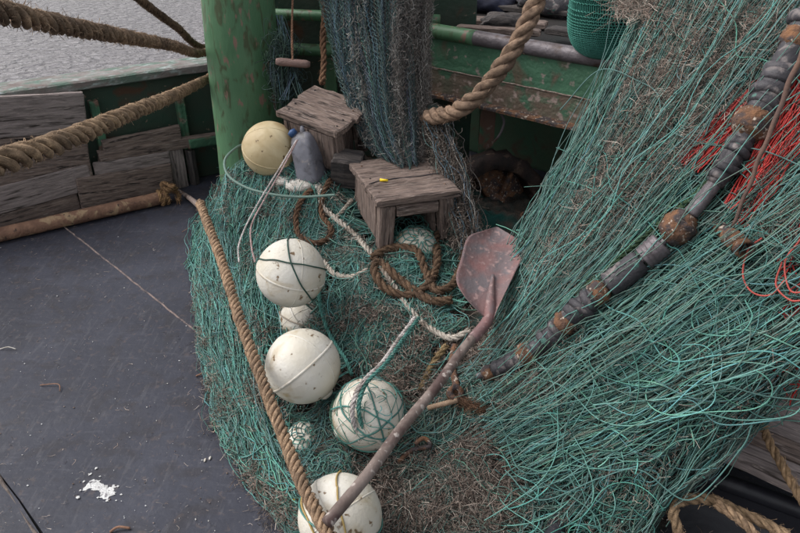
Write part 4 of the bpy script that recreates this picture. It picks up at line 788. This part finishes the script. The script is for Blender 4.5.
def bob(px, rpx, el=1.0, m_=M_rust, name='steel_bobbin'):
    c, t, d = gpos(px); r = rpx * .93 * d / FPX; th = np.linspace(.12, math.pi - .12, 14); disc_ = lathe([(-math.cos(a) * r * el, r * math.sin(a) ** .7) for a in th], c, t, 28)
    V = disc_[0]; q_ = (V - c) / r; V = c + (V - c) * (1 + .05 * np.sin(q_ @ [5, 3, 7] + px) + .035 * np.sin(q_ @ [11, -9, 6]))[:, None] + rng.normal(size=V.shape) * r * .022; return mobj(name, (V, disc_[1], None, None), m_, gg)
bob(489, 9, .9)
for px, r_ in ((499,9),(506,10),(513,11),(519,11)): disc(px, r_, 7)
bob(527, 13, .9)
for px, r_ in ((538,12),(545,13),(551,12),(557,12)): disc(px, r_, 7)
bob(565, 14, .75)
for px, r_ in ((574,12),(581,14),(588,13)): disc(px, r_, 7)
bob(599, 14, .8)
def sleeve(pa, pb, ra, rb, m_, name='rubber_sleeve'):
    ka, kb = int(np.argmin(np.abs(GP[:, 0] - pa))), int(np.argmin(np.abs(GP[:, 0] - pb))); P = G3[np.linspace(ka, kb, 14).astype(int)]; d = D(GP[ka, 0], GP[ka, 1]); rr = np.linspace(ra, rb, 14) * d / FPX * (1 + .05 * np.sin(np.arange(14) * 2.1)); rr[[0, -1]] *= .85
    return mobj(name, tubes(P[None], rr[None], 20, caps=True), m_, gg)
sleeve(494, 604, 8, 10.5, M_rubber); sleeve(714, 748, 10, 11, M_rubber); sleeve(756, 812, 13, 14, M_rubber); sleeve(608, 642, 13, 12.5, M_rubber); sleeve(644, 662, 12, 13, M_steel, 'steel_sleeve'); bob(678, 18.5, 1.0); sleeve(690, 716, 7.5, 7, M_steel, 'shaft')
for px, r_ in ((719,13),(724,14),(730,12),(735,13),(740,14)): disc(px, r_, 7)
bob(752, 21, .9)
for px, r_ in ((764,17),(769,19),(774,19),(779,18),(784,18)): disc(px, r_, 9)
bob(797, 18, .9); disc(804, 17, 9); disc(808, 18, 9)
# rusty tube end and stick
a, b = Pc(746, 250, .075), Pc(706, 216, -.01); ax_ = norm(a - b); L_ = np.linalg.norm(a - b)
tag(mobj('steel_tube', lathe([(0, .001), (0, .019), (L_ * .55, .019), (L_ * .6, .025), (L_, .026), (L_, .019), (L_ * .8, .018), (L_ * .8, .001)], b, ax_, 24), M_rust), 'open ended rusty tube poking out of the teal net', 'tube')
P = smooth_path(np.array([Pc(806,42,.16), Pc(775,120,.12), Pc(755,170,.09), Pc(733,226,.06)]), 30)[None] + wig(1, 30, .002, (2, 6)); tag(mobj('stick', tubes(P, np.linspace(.0075, .005, 30)[None], 8, caps=True), mat('brown_stick', (.13,.075,.055), (.075,.05,.045), 14, .9, .6)), 'thin brown stick leaning over the discs at upper right', 'stick')

# ---------------------------------------------------------------- ropes
pc = base + ax * 1.0                                        # post centre
def behind(z, y_off=.2): return np.array([base[0] + ax[0] * z / ax[2] + .10, base[1] + y_off, z])
rope('mooring_rope', [Pd(-60,-2,.98), Pd(0,12,1.15), Pd(60,25,1.43), Pd(120,36,1.90), Pd(170,45,2.6), Pd(207,52,3.50), behind(1.03, .20)], .0195, 'thick shaggy brown rope stretched from the top left edge to the post', group='ropes made fast to the green post', strands=4, pitch=.19, fuzz=1100, fz=.009, tint=(1.1,.98,.88), S=9)
rope('mooring_rope', [Pd(125,-14,2.4), Pd(140,0,2.55), Pd(175,26,3.0), Pd(208,47,3.55), behind(1.08, .22)], .016, 'thinner dark rope coming down to the post from the top edge', group='ropes made fast to the green post', strands=4, pitch=.1, fuzz=900, fz=.008, tint=(.62,.56,.5))
rope('mooring_rope', [Pd(-60,180,.98), Pd(0,162,1.14), Pd(60,142,1.41), Pd(130,113,1.96), Pd(170,97,2.55), Pd(210,78,3.45), behind(.9, .22)], .0215, 'thick tan rope rising from the left edge across the planks to the post', group='ropes made fast to the green post', strands=4, pitch=.22, fuzz=800, fz=.006, tint=(1.35,1.2,1.02), S=9)
rope('hawser', [Pd(560,-40,2.5), Pd(541,-8,2.52), Pd(520,38,2.55), Pd(492,80,2.6), Pd(462,108,2.68), Pd(432,117,2.86), Pd(412,118,3.05), Pd(395,118,3.2)], .033, 'thick three strand brown rope looping down in front of the green beam', fuzz=500, tint=(1.05,.92,.86), S=12, pitch=.17)
rope('long_rope', [Pd(200,203,2.92), Pd(207,222,2.75), Pd(222,262,2.52), Pd(240,320,2.27), Pd(262,380,2.08), Pd(285,440,1.93), Pd(305,490,1.80), Pd(335,545,1.65)], strands=4, rad=.0175, label='long orange brown rope running down the left side of the heap', tint=(1.4,1.22,1.06), fuzz=900, fz=.006, S=9, pitch=.095)
pth = [Ph(170,186,.02), Ph(188,197,.02), Pd(204,210,2.86)]; tag(mobj('conduit', tubes(smooth_path(pth, 20)[None], .014, 12, caps=True), M_handle), 'thin grey brown tube leading from the rusted pipe to the long rope', 'tube')
def hrope(name, px, rad, off, label, **k): q = np.array(px, float); pp = smooth_path(q, len(q) * 3); return rope(name, list(Ph(pp[:, 0], pp[:, 1], off)), rad, label, **k)
BRO = (.62,.47,.40)
hrope('coiled_rope', [(330,180),(322,196),(322,215),(332,232),(318,243),(300,236),(296,216),(303,198),(312,190)], .0115, .042, 'brown rope loop lying below the jerrycan', tint=BRO, fuzz=900)
hrope('coiled_rope', [(372,258),(390,248),(415,250),(425,270),(435,290),(452,285),(463,262),(462,240),(448,230),(436,238),(437,262),(428,285),(408,295),(385,288),(374,270),(380,262),(400,280),(430,300),(452,300)], .0155, .046, 'thick brown rope coiled in loops below the front stool', tint=(.56,.46,.40), fuzz=1500, fz=.008)
hrope('pale_rope', [(320,186),(322,205),(335,218),(352,232),(368,250),(384,272),(398,292),(412,312),(430,328),(452,338),(470,330)], .0105, .036, 'pale two tone rope winding from the jerrycan towards the shovel', tint=(.50,.46,.41), fuzz=500, mt=M_cord)
hrope('pale_rope', [(352,200),(340,214),(332,220)], .009, .03, 'short pale rope end emerging behind the stool leg', tint=(.42,.38,.33), fuzz=400, mt=M_cord)
hrope('pale_rope', [(324,262),(335,274),(352,277),(368,270)], .0105, .03, 'off white rope arc between the corded float and the coil', tint=(.48,.44,.39), fuzz=500, mt=M_cord)
hrope('tan_rope', [(447,345),(432,365),(420,390)], .0105, .02, 'short tan rope end under the shovel handle', tint=(1.2,1.1,.8), fuzz=500)
hrope('brown_rope', [(455,398),(480,408),(520,415),(540,412)], .008, .04, 'thin frayed brown rope right of the rusty shackle', tint=BRO, fuzz=2500, fz=.03)
# red and white cord, three parallel runs
for k, (dx, lb) in enumerate([(-1.6, 'left strand of the doubled red and white cord tied to the yellowed float'), (1.6, 'right strand of the doubled red and white cord tied to the yellowed float')]):
    q = smooth_path(np.array([Pd(297 + dx * .3,140,2.72), Pd(280 + dx,170,2.66), Pd(262 + dx * 1.3,200,2.62), Pd(249 + dx * 1.6,225,2.56), Pd(245 + dx * 4,246,2.48), Pd(247 + dx * 5,262,2.44)]), 30)
    rope('striped_cord', list(q), .0030, lb, 'cord', tint=((.72,.68,.68), (.62,.46,.46))[k], pitch=.03, mt=M_cord)
# green hoop rope
hb = smooth_path([Pd(248,143,3.12), Pd(236,148,3.05), Pd(225,160,2.98), Pd(228,175,2.92), Pd(245,187,2.87), Pd(270,194,2.82), Pd(300,197,2.80), Pd(335,195,2.78)], 60)
tag(mobj('green_hoop', tubes(hb[None], .0055, 10, (.13,.20,.17)), M_twine), 'stiff grey green hoop curving round under the yellowed float', 'hoop')
q = smooth_path(np.array([(232,300),(222,330),(224,365),(238,395),(262,410),(290,425)], float), 50); tag(mobj('teal_cord', rope_data(Ph(q[:, 0], q[:, 1], .03), .006, tint=(.10,.28,.25)), M_cord), 'teal cord curving beside the long brown rope on the left of the heap', 'cord')
q = smooth_path(np.array([(318,283),(321,310),(330,335),(345,358),(352,375)], float), 40); tag(mobj('teal_cord', rope_data(Ph(q[:, 0], q[:, 1], .05), .0065, tint=(.10,.28,.25)), M_cord), 'teal cord passing right of the clean white float', 'cord')
for k, o_ in enumerate((0, 4)):
    q = [Pd(415 + o_,318,2.36), Pd(400 + o_,338,2.26), Pd(383 + o_,362,2.13), Pd(364 + o_,381,2.075), Pd(354 + o_ * 1.4,400,2.055), Pd(353 + o_ * 1.8,420,2.06), Pd(362 + o_ * 2,440,2.10)]; tag(mobj('lashing', rope_data(q, .0075 - .001 * k, tint=((.62,.58,.57), (.10,.27,.24))[k], fuzz=600), M_cord), ('white cord lashed over the float left of the shovel handle', 'teal cord lashed over the float left of the shovel handle')[k], 'cord')

# ---------------------------------------------------------------- rusted pipe on deck with knot
a, b = Pz(-70, 251, .038), Pz(168, 196.5, .038); a[2] = b[2] = .04
pp = thing('rusted_pipe', 'rusted pipe lying on the deck along the bulwark', 'pipe', tuple((a + b) / 2 - up * .035))
P = np.linspace(a, b, 40)[None] + wig(1, 40, .001, (3, 9)); mobj('shaft', tubes(P, .037, 20, caps=True), M_pipe, pp)
dv = norm(b - a); kn = b - dv * .02
lash = thing('pipe_lashing', 'frayed tan rope knotted round the end of the rusted pipe', 'rope', tuple(kn))
for k in range(2): mobj('turn', rope_data([kn - dv * .03 * k + (np.cross(dv, up) * math.cos(t) + up * math.sin(t)) * .040 + dv * .012 * t / 6.28 for t in np.linspace(0, 6.6, 12)], .0105, tint=(1.4,1.08,.75), fuzz=500, fz=.012), M_rope, lash)
mobj('knot', rope_data([kn + up * .05 + np.array([.04 * math.sin(2 * t), .03 * math.cos(3 * t), .02 * math.sin(t)]) + dv * .03 for t in np.linspace(0, 6.2, 16)], .011, tint=(1.4,1.08,.75), fuzz=500, fz=.012), M_rope, lash)
mobj('tail', rope_data([kn + dv * .05 + up * .03, kn + dv * .08 - up * .0, kn + dv * .07 - up * .02 + np.array([.02,-.05,0])], .010, tint=(1.3,1.0,.7), fuzz=1800, fz=.02), M_rope, lash)

# ---------------------------------------------------------------- shovel
S3 = Pd(487,322,2.20); T3 = Pd(497,227,2.44); sh = thing('shovel', 'worn red shovel lying blade up across the heap with a long handle', 'shovel', tuple(S3))
axs = norm(T3 - S3); LL = np.linalg.norm(T3 - S3); wv = np.array([1, .12, -.05]); wv = norm(wv - (wv @ axs) * axs); nv = np.cross(wv, axs); nv = nv if nv @ (CAM - S3) > 0 else -nv
ss = np.linspace(0, 1, 30); cc = np.linspace(-1, 1, 23); hwid = np.interp(ss, [0,.05,.12,.22,.35,.55,.76,.88,.96,1], [.016,.035,.062,.086,.098,.104,.106,.064,.026,.006])
rows = []
sm = lambda xs, ys: (lambda q: np.interp(ss, q[:, 0], q[:, 1]))(smooth_path(np.stack([xs, ys], -1), 60)); hL = sm( [0,.06,.14,.28,.5,.76,.9,1], [.016,.05,.085,.118,.112,.098,.045,.004]); hR = sm( [0,.1,.3,.55,.78,.9,1], [.016,.026,.050,.080,.108,.055,.004])
for s, h1, h2 in zip(ss, hL, hR):
    h = np.where(cc < 0, h1, h2)
    crease = .030 * (1 - np.sqrt(cc**2 + .02)) * np.clip((1 - s) * 1.4, 0, 1) ; curl = .045 * (cc**2) - .05 * (s - .5)**2
    shrug = np.where(s < .2, .012, 0)
    rows.append(S3 + axs * (s * LL) + wv * (cc * h)[:, None] + nv * (curl * (1 - s**5) + crease * (1 - s**3))[:, None])
A = np.concatenate(rows); B = A - nv * .003; n1, m1 = 30, 23; i = np.arange(n1 * m1).reshape(n1, m1); j = i + n1 * m1; q = [np.stack([i[:-1, :-1], i[:-1, 1:], i[1:, 1:], i[1:, :-1]], -1).reshape(-1, 4), np.stack([j[:-1, :-1], j[1:, :-1], j[1:, 1:], j[:-1, 1:]], -1).reshape(-1, 4)]
for e_ in (i[:, 0], i[::-1, -1], i[-1, :], i[0, ::-1]): q.append(np.stack([e_[:-1], e_[1:], e_[1:] + n1 * m1, e_[:-1] + n1 * m1], -1))
mobj('blade', (np.r_[A, B], np.concatenate(q), None, None), M_shovel, sh, label='faded red pointed blade with a centre crease')
He = Pd(328,523,1.66); hdv = norm(S3 - He)
mobj('socket', tubes(smooth_path([S3 - hdv * .10 + nv * .012, S3 + nv * .016, S3 + axs * .08 + nv * .022, S3 + axs * .17 + nv * .024], 20)[None], np.r_[np.full(10, .0175), np.linspace(.0175, .005, 10)][None], 14, caps=True), M_shovel, sh)
mobj('handle', tubes((np.linspace(He, S3 - hdv * .02 + nv * .012, 30)[None] + wig(1, 30, .0015, (1, 3))), np.linspace(.0155, .0145, 30)[None], 16, caps=True), M_handle, sh)
# rusty shackle bits
rs_t = thing('rusty_shackle', 'orange rusty shackle half buried right of the shovel handle', 'shackle', tuple(Ph(455,385)))
mobj('bow', tubes(smooth_path([Ph(455,345,.02), Ph(452,365,.035), Ph(456,385,.04), Ph(453,402,.03)], 20)[None], .012, 12, caps=True), M_rust, rs_t)
mobj('eye', lathe([(-.012,.010),(-.012,.026),(.012,.026),(.012,.010),(-.012,.010)], Ph(455,393,.05), norm((.2,-.6,.7)), 18), M_rust, rs_t)
mobj('pin', bar(Ph(428,408,.05), Ph(458,400,.055), .0085, 12), mat('tan_bone', (.30,.21,.14), (.2,.13,.09), 20, .8, .5), rs_t)
tag(mobj('flat_iron_strip', tubes(smooth_path([Ph(398,462,.012), Ph(412,450,.03), Ph(430,446,.04), Ph(424,438,.05), Ph(415,444,.05)], 30)[None], .007, 8, caps=True), M_rust), 'curled rusty iron strip in the weed below the handle', 'iron strip')

# ---------------------------------------------------------------- mesh bag at top
bag = thing('mesh_bag', 'dark green woven mesh bag bulging over the pipe rail', 'bag', tuple(Pd(615,50,2.75)))
bc = Pd(614,4,2.78); rx_, ry_, rz_ = .165, .13, .20
def bagp(th, ph, ex=0): 
    sgn = lambda v, e: np.sign(v) * np.abs(v)**e
    return np.stack([bc[0] + (rx_ + ex) * sgn(np.sin(th), .6) * sgn(np.cos(ph), .8), bc[1] + (ry_ + ex) * sgn(np.sin(th), .6) * sgn(np.sin(ph), .8), bc[2] + (rz_ + ex) * sgn(np.cos(th), .7)], -1)
th, ph = np.meshgrid(np.linspace(.02, math.pi - .02, 24), np.arange(36) / 36 * 6.283, indexing='ij'); V = bagp(th, ph).reshape(-1, 3); i = np.arange(24 * 36).reshape(24, 36)
mobj('filling', (V, np.stack([i[:-1], i[1:], np.roll(i[1:], -1, 1), np.roll(i[:-1], -1, 1)], -1).reshape(-1, 4), None, None), M_dark, bag)
t = np.linspace(.1, math.pi - .1, 70); phs = np.arange(110) / 110 * 6.283
P = bagp(t[None] + 0 * phs[:, None], phs[:, None] + .022 * np.sin(t[None] * 40), .006); w1 = tubes(P, .0034, 3)
p2 = np.linspace(0, 6.283, 110); ths = np.linspace(.15, math.pi - .15, 62); P = bagp(ths[:, None] + .006 * np.sin(p2[None] * 55), p2[None] + 0 * ths[:, None], .008); w2 = tubes(P, .0030, 3)
mobj('weave', cat(w1, w2), M_bag, bag, kind='stuff')

# ---------------------------------------------------------------- lower right: hatch boards, black tub, ropes
hat = thing('hatch_cover', 'weathered plank hatch at lower right behind the black tub', 'hatch', tuple(Pz(770, 450, .0)))
hz = .30; ha, hb_ = Pz(672,424,hz), Pz(860,506,hz); hx = norm(hb_ - ha); hy = norm(np.array([-hx[1], hx[0], 0]))
for k in range(6): board('plank', ha + hy * (.085 * k - .02) - hx * .2 + up * rng.normal() * .002, hx, hy, 1.3, .081, .04, (M_woodl, M_wood, M_woodl)[k % 3], hat, 110 + k, 20, 4, .005)
for s in (.02, .9): board('batten', ha + hx * s - up * .045 - hy * .03, hy, hx, .5, .06, .20, M_woodd, hat, 120, 6, 3)
tub = thing('black_tub', 'open black plastic tub with rounded rim at the bottom right corner', 'tub', tuple(Pz(740, 540, 0)))
ra, rb = Pz(600,437,.15), Pz(830,520,.15); rx2 = norm(rb - ra); ry2 = np.array([rx2[1], -rx2[0], 0])
rl = np.linalg.norm(rb - ra) + .3; corners = [ra - rx2 * .0, ra + rx2 * rl, ra + rx2 * rl + ry2 * .55, ra + ry2 * .55]
cs = []
for k in range(4):
    a, b, c = corners[k - 1], corners[k], corners[(k + 1) % 4]; d1, d2 = norm(a - b), norm(c - b)
    for t in np.linspace(0, 1, 6): cs.append(b + d1 * .06 * (1 - t)**2 + d2 * .06 * t**2)
cs.append(cs[0]); rim = np.array(cs)
rim = np.concatenate([np.linspace(rim[k], rim[k + 1], 6, endpoint=False) for k in range(len(rim) - 1)] + [rim[:1]])
mobj('rim', tubes(rim[None], .026, 14), M_black, tub)
cen = rim.mean(0); lv = []
for h, s in ((.0, 1.0), (-.06, .97), (-.14, .94), (-.142, .02)): q = cen + (rim - cen) * [s, s, 1]; q[:, 2] += h; lv.append(q)
V = np.concatenate(lv); m_ = len(rim); i = np.arange(4 * m_).reshape(4, m_); mobj('wall', (V, np.stack([i[:-1, :-1], i[:-1, 1:], i[1:, 1:], i[1:, :-1]], -1).reshape(-1, 4), None, None), M_black, tub)
n = 260; q = cen + (rng.random((n, 1)) - .5) * rx2 * rl * .85 + (rng.random((n, 1)) - .5) * ry2 * .42; q[:, 2] = .012; tag(mobj('debris', weed(q, n, .022, .0016, 4, gain=2.4), M_dry), 'pale flecks of debris in the bottom of the black tub', 'debris')['kind'] = 'stuff'
rz = .23
rope('tub_rope', [Pz(684,560,.17), Pz(679,533,.19), Pz(673,512,rz), Pz(684,500,rz+.015), Pz(712,500,rz+.01), Pz(740,512,rz), Pz(770,526,rz), Pz(800,545,rz)], .0145, 'tan rope laid in a bend over the black tub rim', tint=(1.25,1.1,.9), fuzz=300)
rope('tub_rope', [Pz(716,503,rz+.025), Pz(740,520,rz+.02), Pz(760,540,rz), Pz(775,560,rz)], .013, 'second tan rope lying over the tub beside the bend', tint=(1.15,1.0,.85), fuzz=300)
rope('slanting_rope', [Pc(752,350,.02), Pz(757,400,.5), Pz(766,435,.36), Pz(782,465,.32), Pz(800,497,.30), Pz(815,520,.3)], .012, 'tan rope hanging from the net over the hatch planks', tint=(1.3,1.1,.85), fuzz=300)

# ---------------------------------------------------------------- small litter on the deck
o = Pz(105,488,.001)
rs = np.random.default_rng(5); spl_ = []
for k, (px, py, r_) in enumerate([(89,486,5),(96,483,6),(104,490,7),(112,488,5),(106,495,5),(98,487,6),(113,493,3),(93,481,3),(118,486,1.4),(84,481,1.2),(90,474,1.6),(100,476,1),(107,500,1.6),(121,494,1),(98,497,1.3),(80,490,.9),(116,500,.9),(96,468,1.5),(78,497,1.8)]):
    c = Pz(px, py, .0015 + .0002 * k); rr = r_ * 1.95 / FPX * (1 + .32 * rs.normal(size=14)).clip(.3); th = np.arange(14) / 14 * 6.283; V = np.r_[[c], c + np.stack([np.cos(th) * rr, np.sin(th) * rr * 1.1, -.0008 + 0 * th], -1)]
    spl_.append((V, None, np.array([[0, 1 + a, 1 + (a + 1) % 14] for a in range(14)]), None))
tag(mobj('paint_splash', cat(*spl_), M_white, smooth=False), 'white paint splash dried on the deck at lower left', 'paint splash')
n = 500; q = np.stack([rng.uniform(0, 300, n), rng.uniform(200, 533, n)], -1); c = Pz(q[:, 0], q[:, 1], .0025); k_ = H(c[:, 0], c[:, 1]) < -.01; c = c[k_]; n = len(c)
sz = .0012 + .0028 * rng.random(n)**4; V = (c[:, None] + np.array([[1,0,0],[-.3,1,0],[-1,-.1,.0],[.2,-.9,0],[0,0,.7],[0,0,-.5]])[None] * sz[:, None, None] * rng.uniform(.5, 1.5, (n, 6, 1))).reshape(-1, 3)
f = np.array([[0,1,4],[1,2,4],[2,3,4],[3,0,4]]); T = (f[None] + 6 * np.arange(n)[:, None, None]).reshape(-1, 3); tn = np.repeat(np.array([[.5,.48,.46],[.25,.2,.18],[.16,.12,.1],[.6,.6,.6]])[rng.integers(0, 4, n)], 6, 0)
g = tag(mobj('grit', (V, None, T, tn), M_dry, smooth=False), 'pale grit and flakes scattered over the blue grey deck', 'grit'); g['kind'] = 'stuff'
n = 260; q = np.stack([rng.uniform(0, 260, n), rng.uniform(215, 533, n)], -1); c = Pz(q[:, 0], q[:, 1], .003); c = c[H(c[:, 0], c[:, 1]) < -.01]
g = tag(mobj('fibre_litter', weed(c, len(c), .018, .0006, 5, flat=.05, gain=1.4), M_dry), 'short dry fibres lying loose on the deck', 'litter'); g['kind'] = 'stuff'
for k, (a, m_, b, w_, lb) in enumerate([((196,376),(208,371),(224,364),.003,'thin dark twig at the left edge of the heap'),((40,385),(58,384),(60,391),.0018,'small bent twig on the deck left of centre'),((0,349),(8,347),(16,349),.002,'pale straw at the left edge of the deck'),((110,532),(118,527),(130,528),.004,'curled brown leaf scrap at the bottom of the deck'),((182,232),(188,228),(194,222),.0014,'fine pale straw beside the conduit')]):
    tag(mobj('twig', tubes(smooth_path([Pz(*a, .004), Pz(*m_, .012), Pz(*b, .005)], 12)[None], w_, 6, caps=True), M_pipe if k != 2 else M_foam), lb, 'twig')
for k, (px, py) in enumerate([(205,460),(210,458)]):
    c = Pz(px, py, .003); V, Q, _, _ = sphere(c, .0075, 8, 10); V = c + (V - c) * [.5, 1.2, .4]; tag(mobj('shell_fragment', (V, Q, None, None), M_foam), ('left one of two pale shell fragments on the deck', 'right one of two pale shell fragments on the deck')[k], 'shell')
c = Ph(293,501,.02); tag(mobj('plastic_scrap', bar(c, c + np.array([.012,.012,.004]), .006, 8, .003), M_yellow), 'tiny yellow plastic scrap beside the long rope near the bottom', 'scrap')
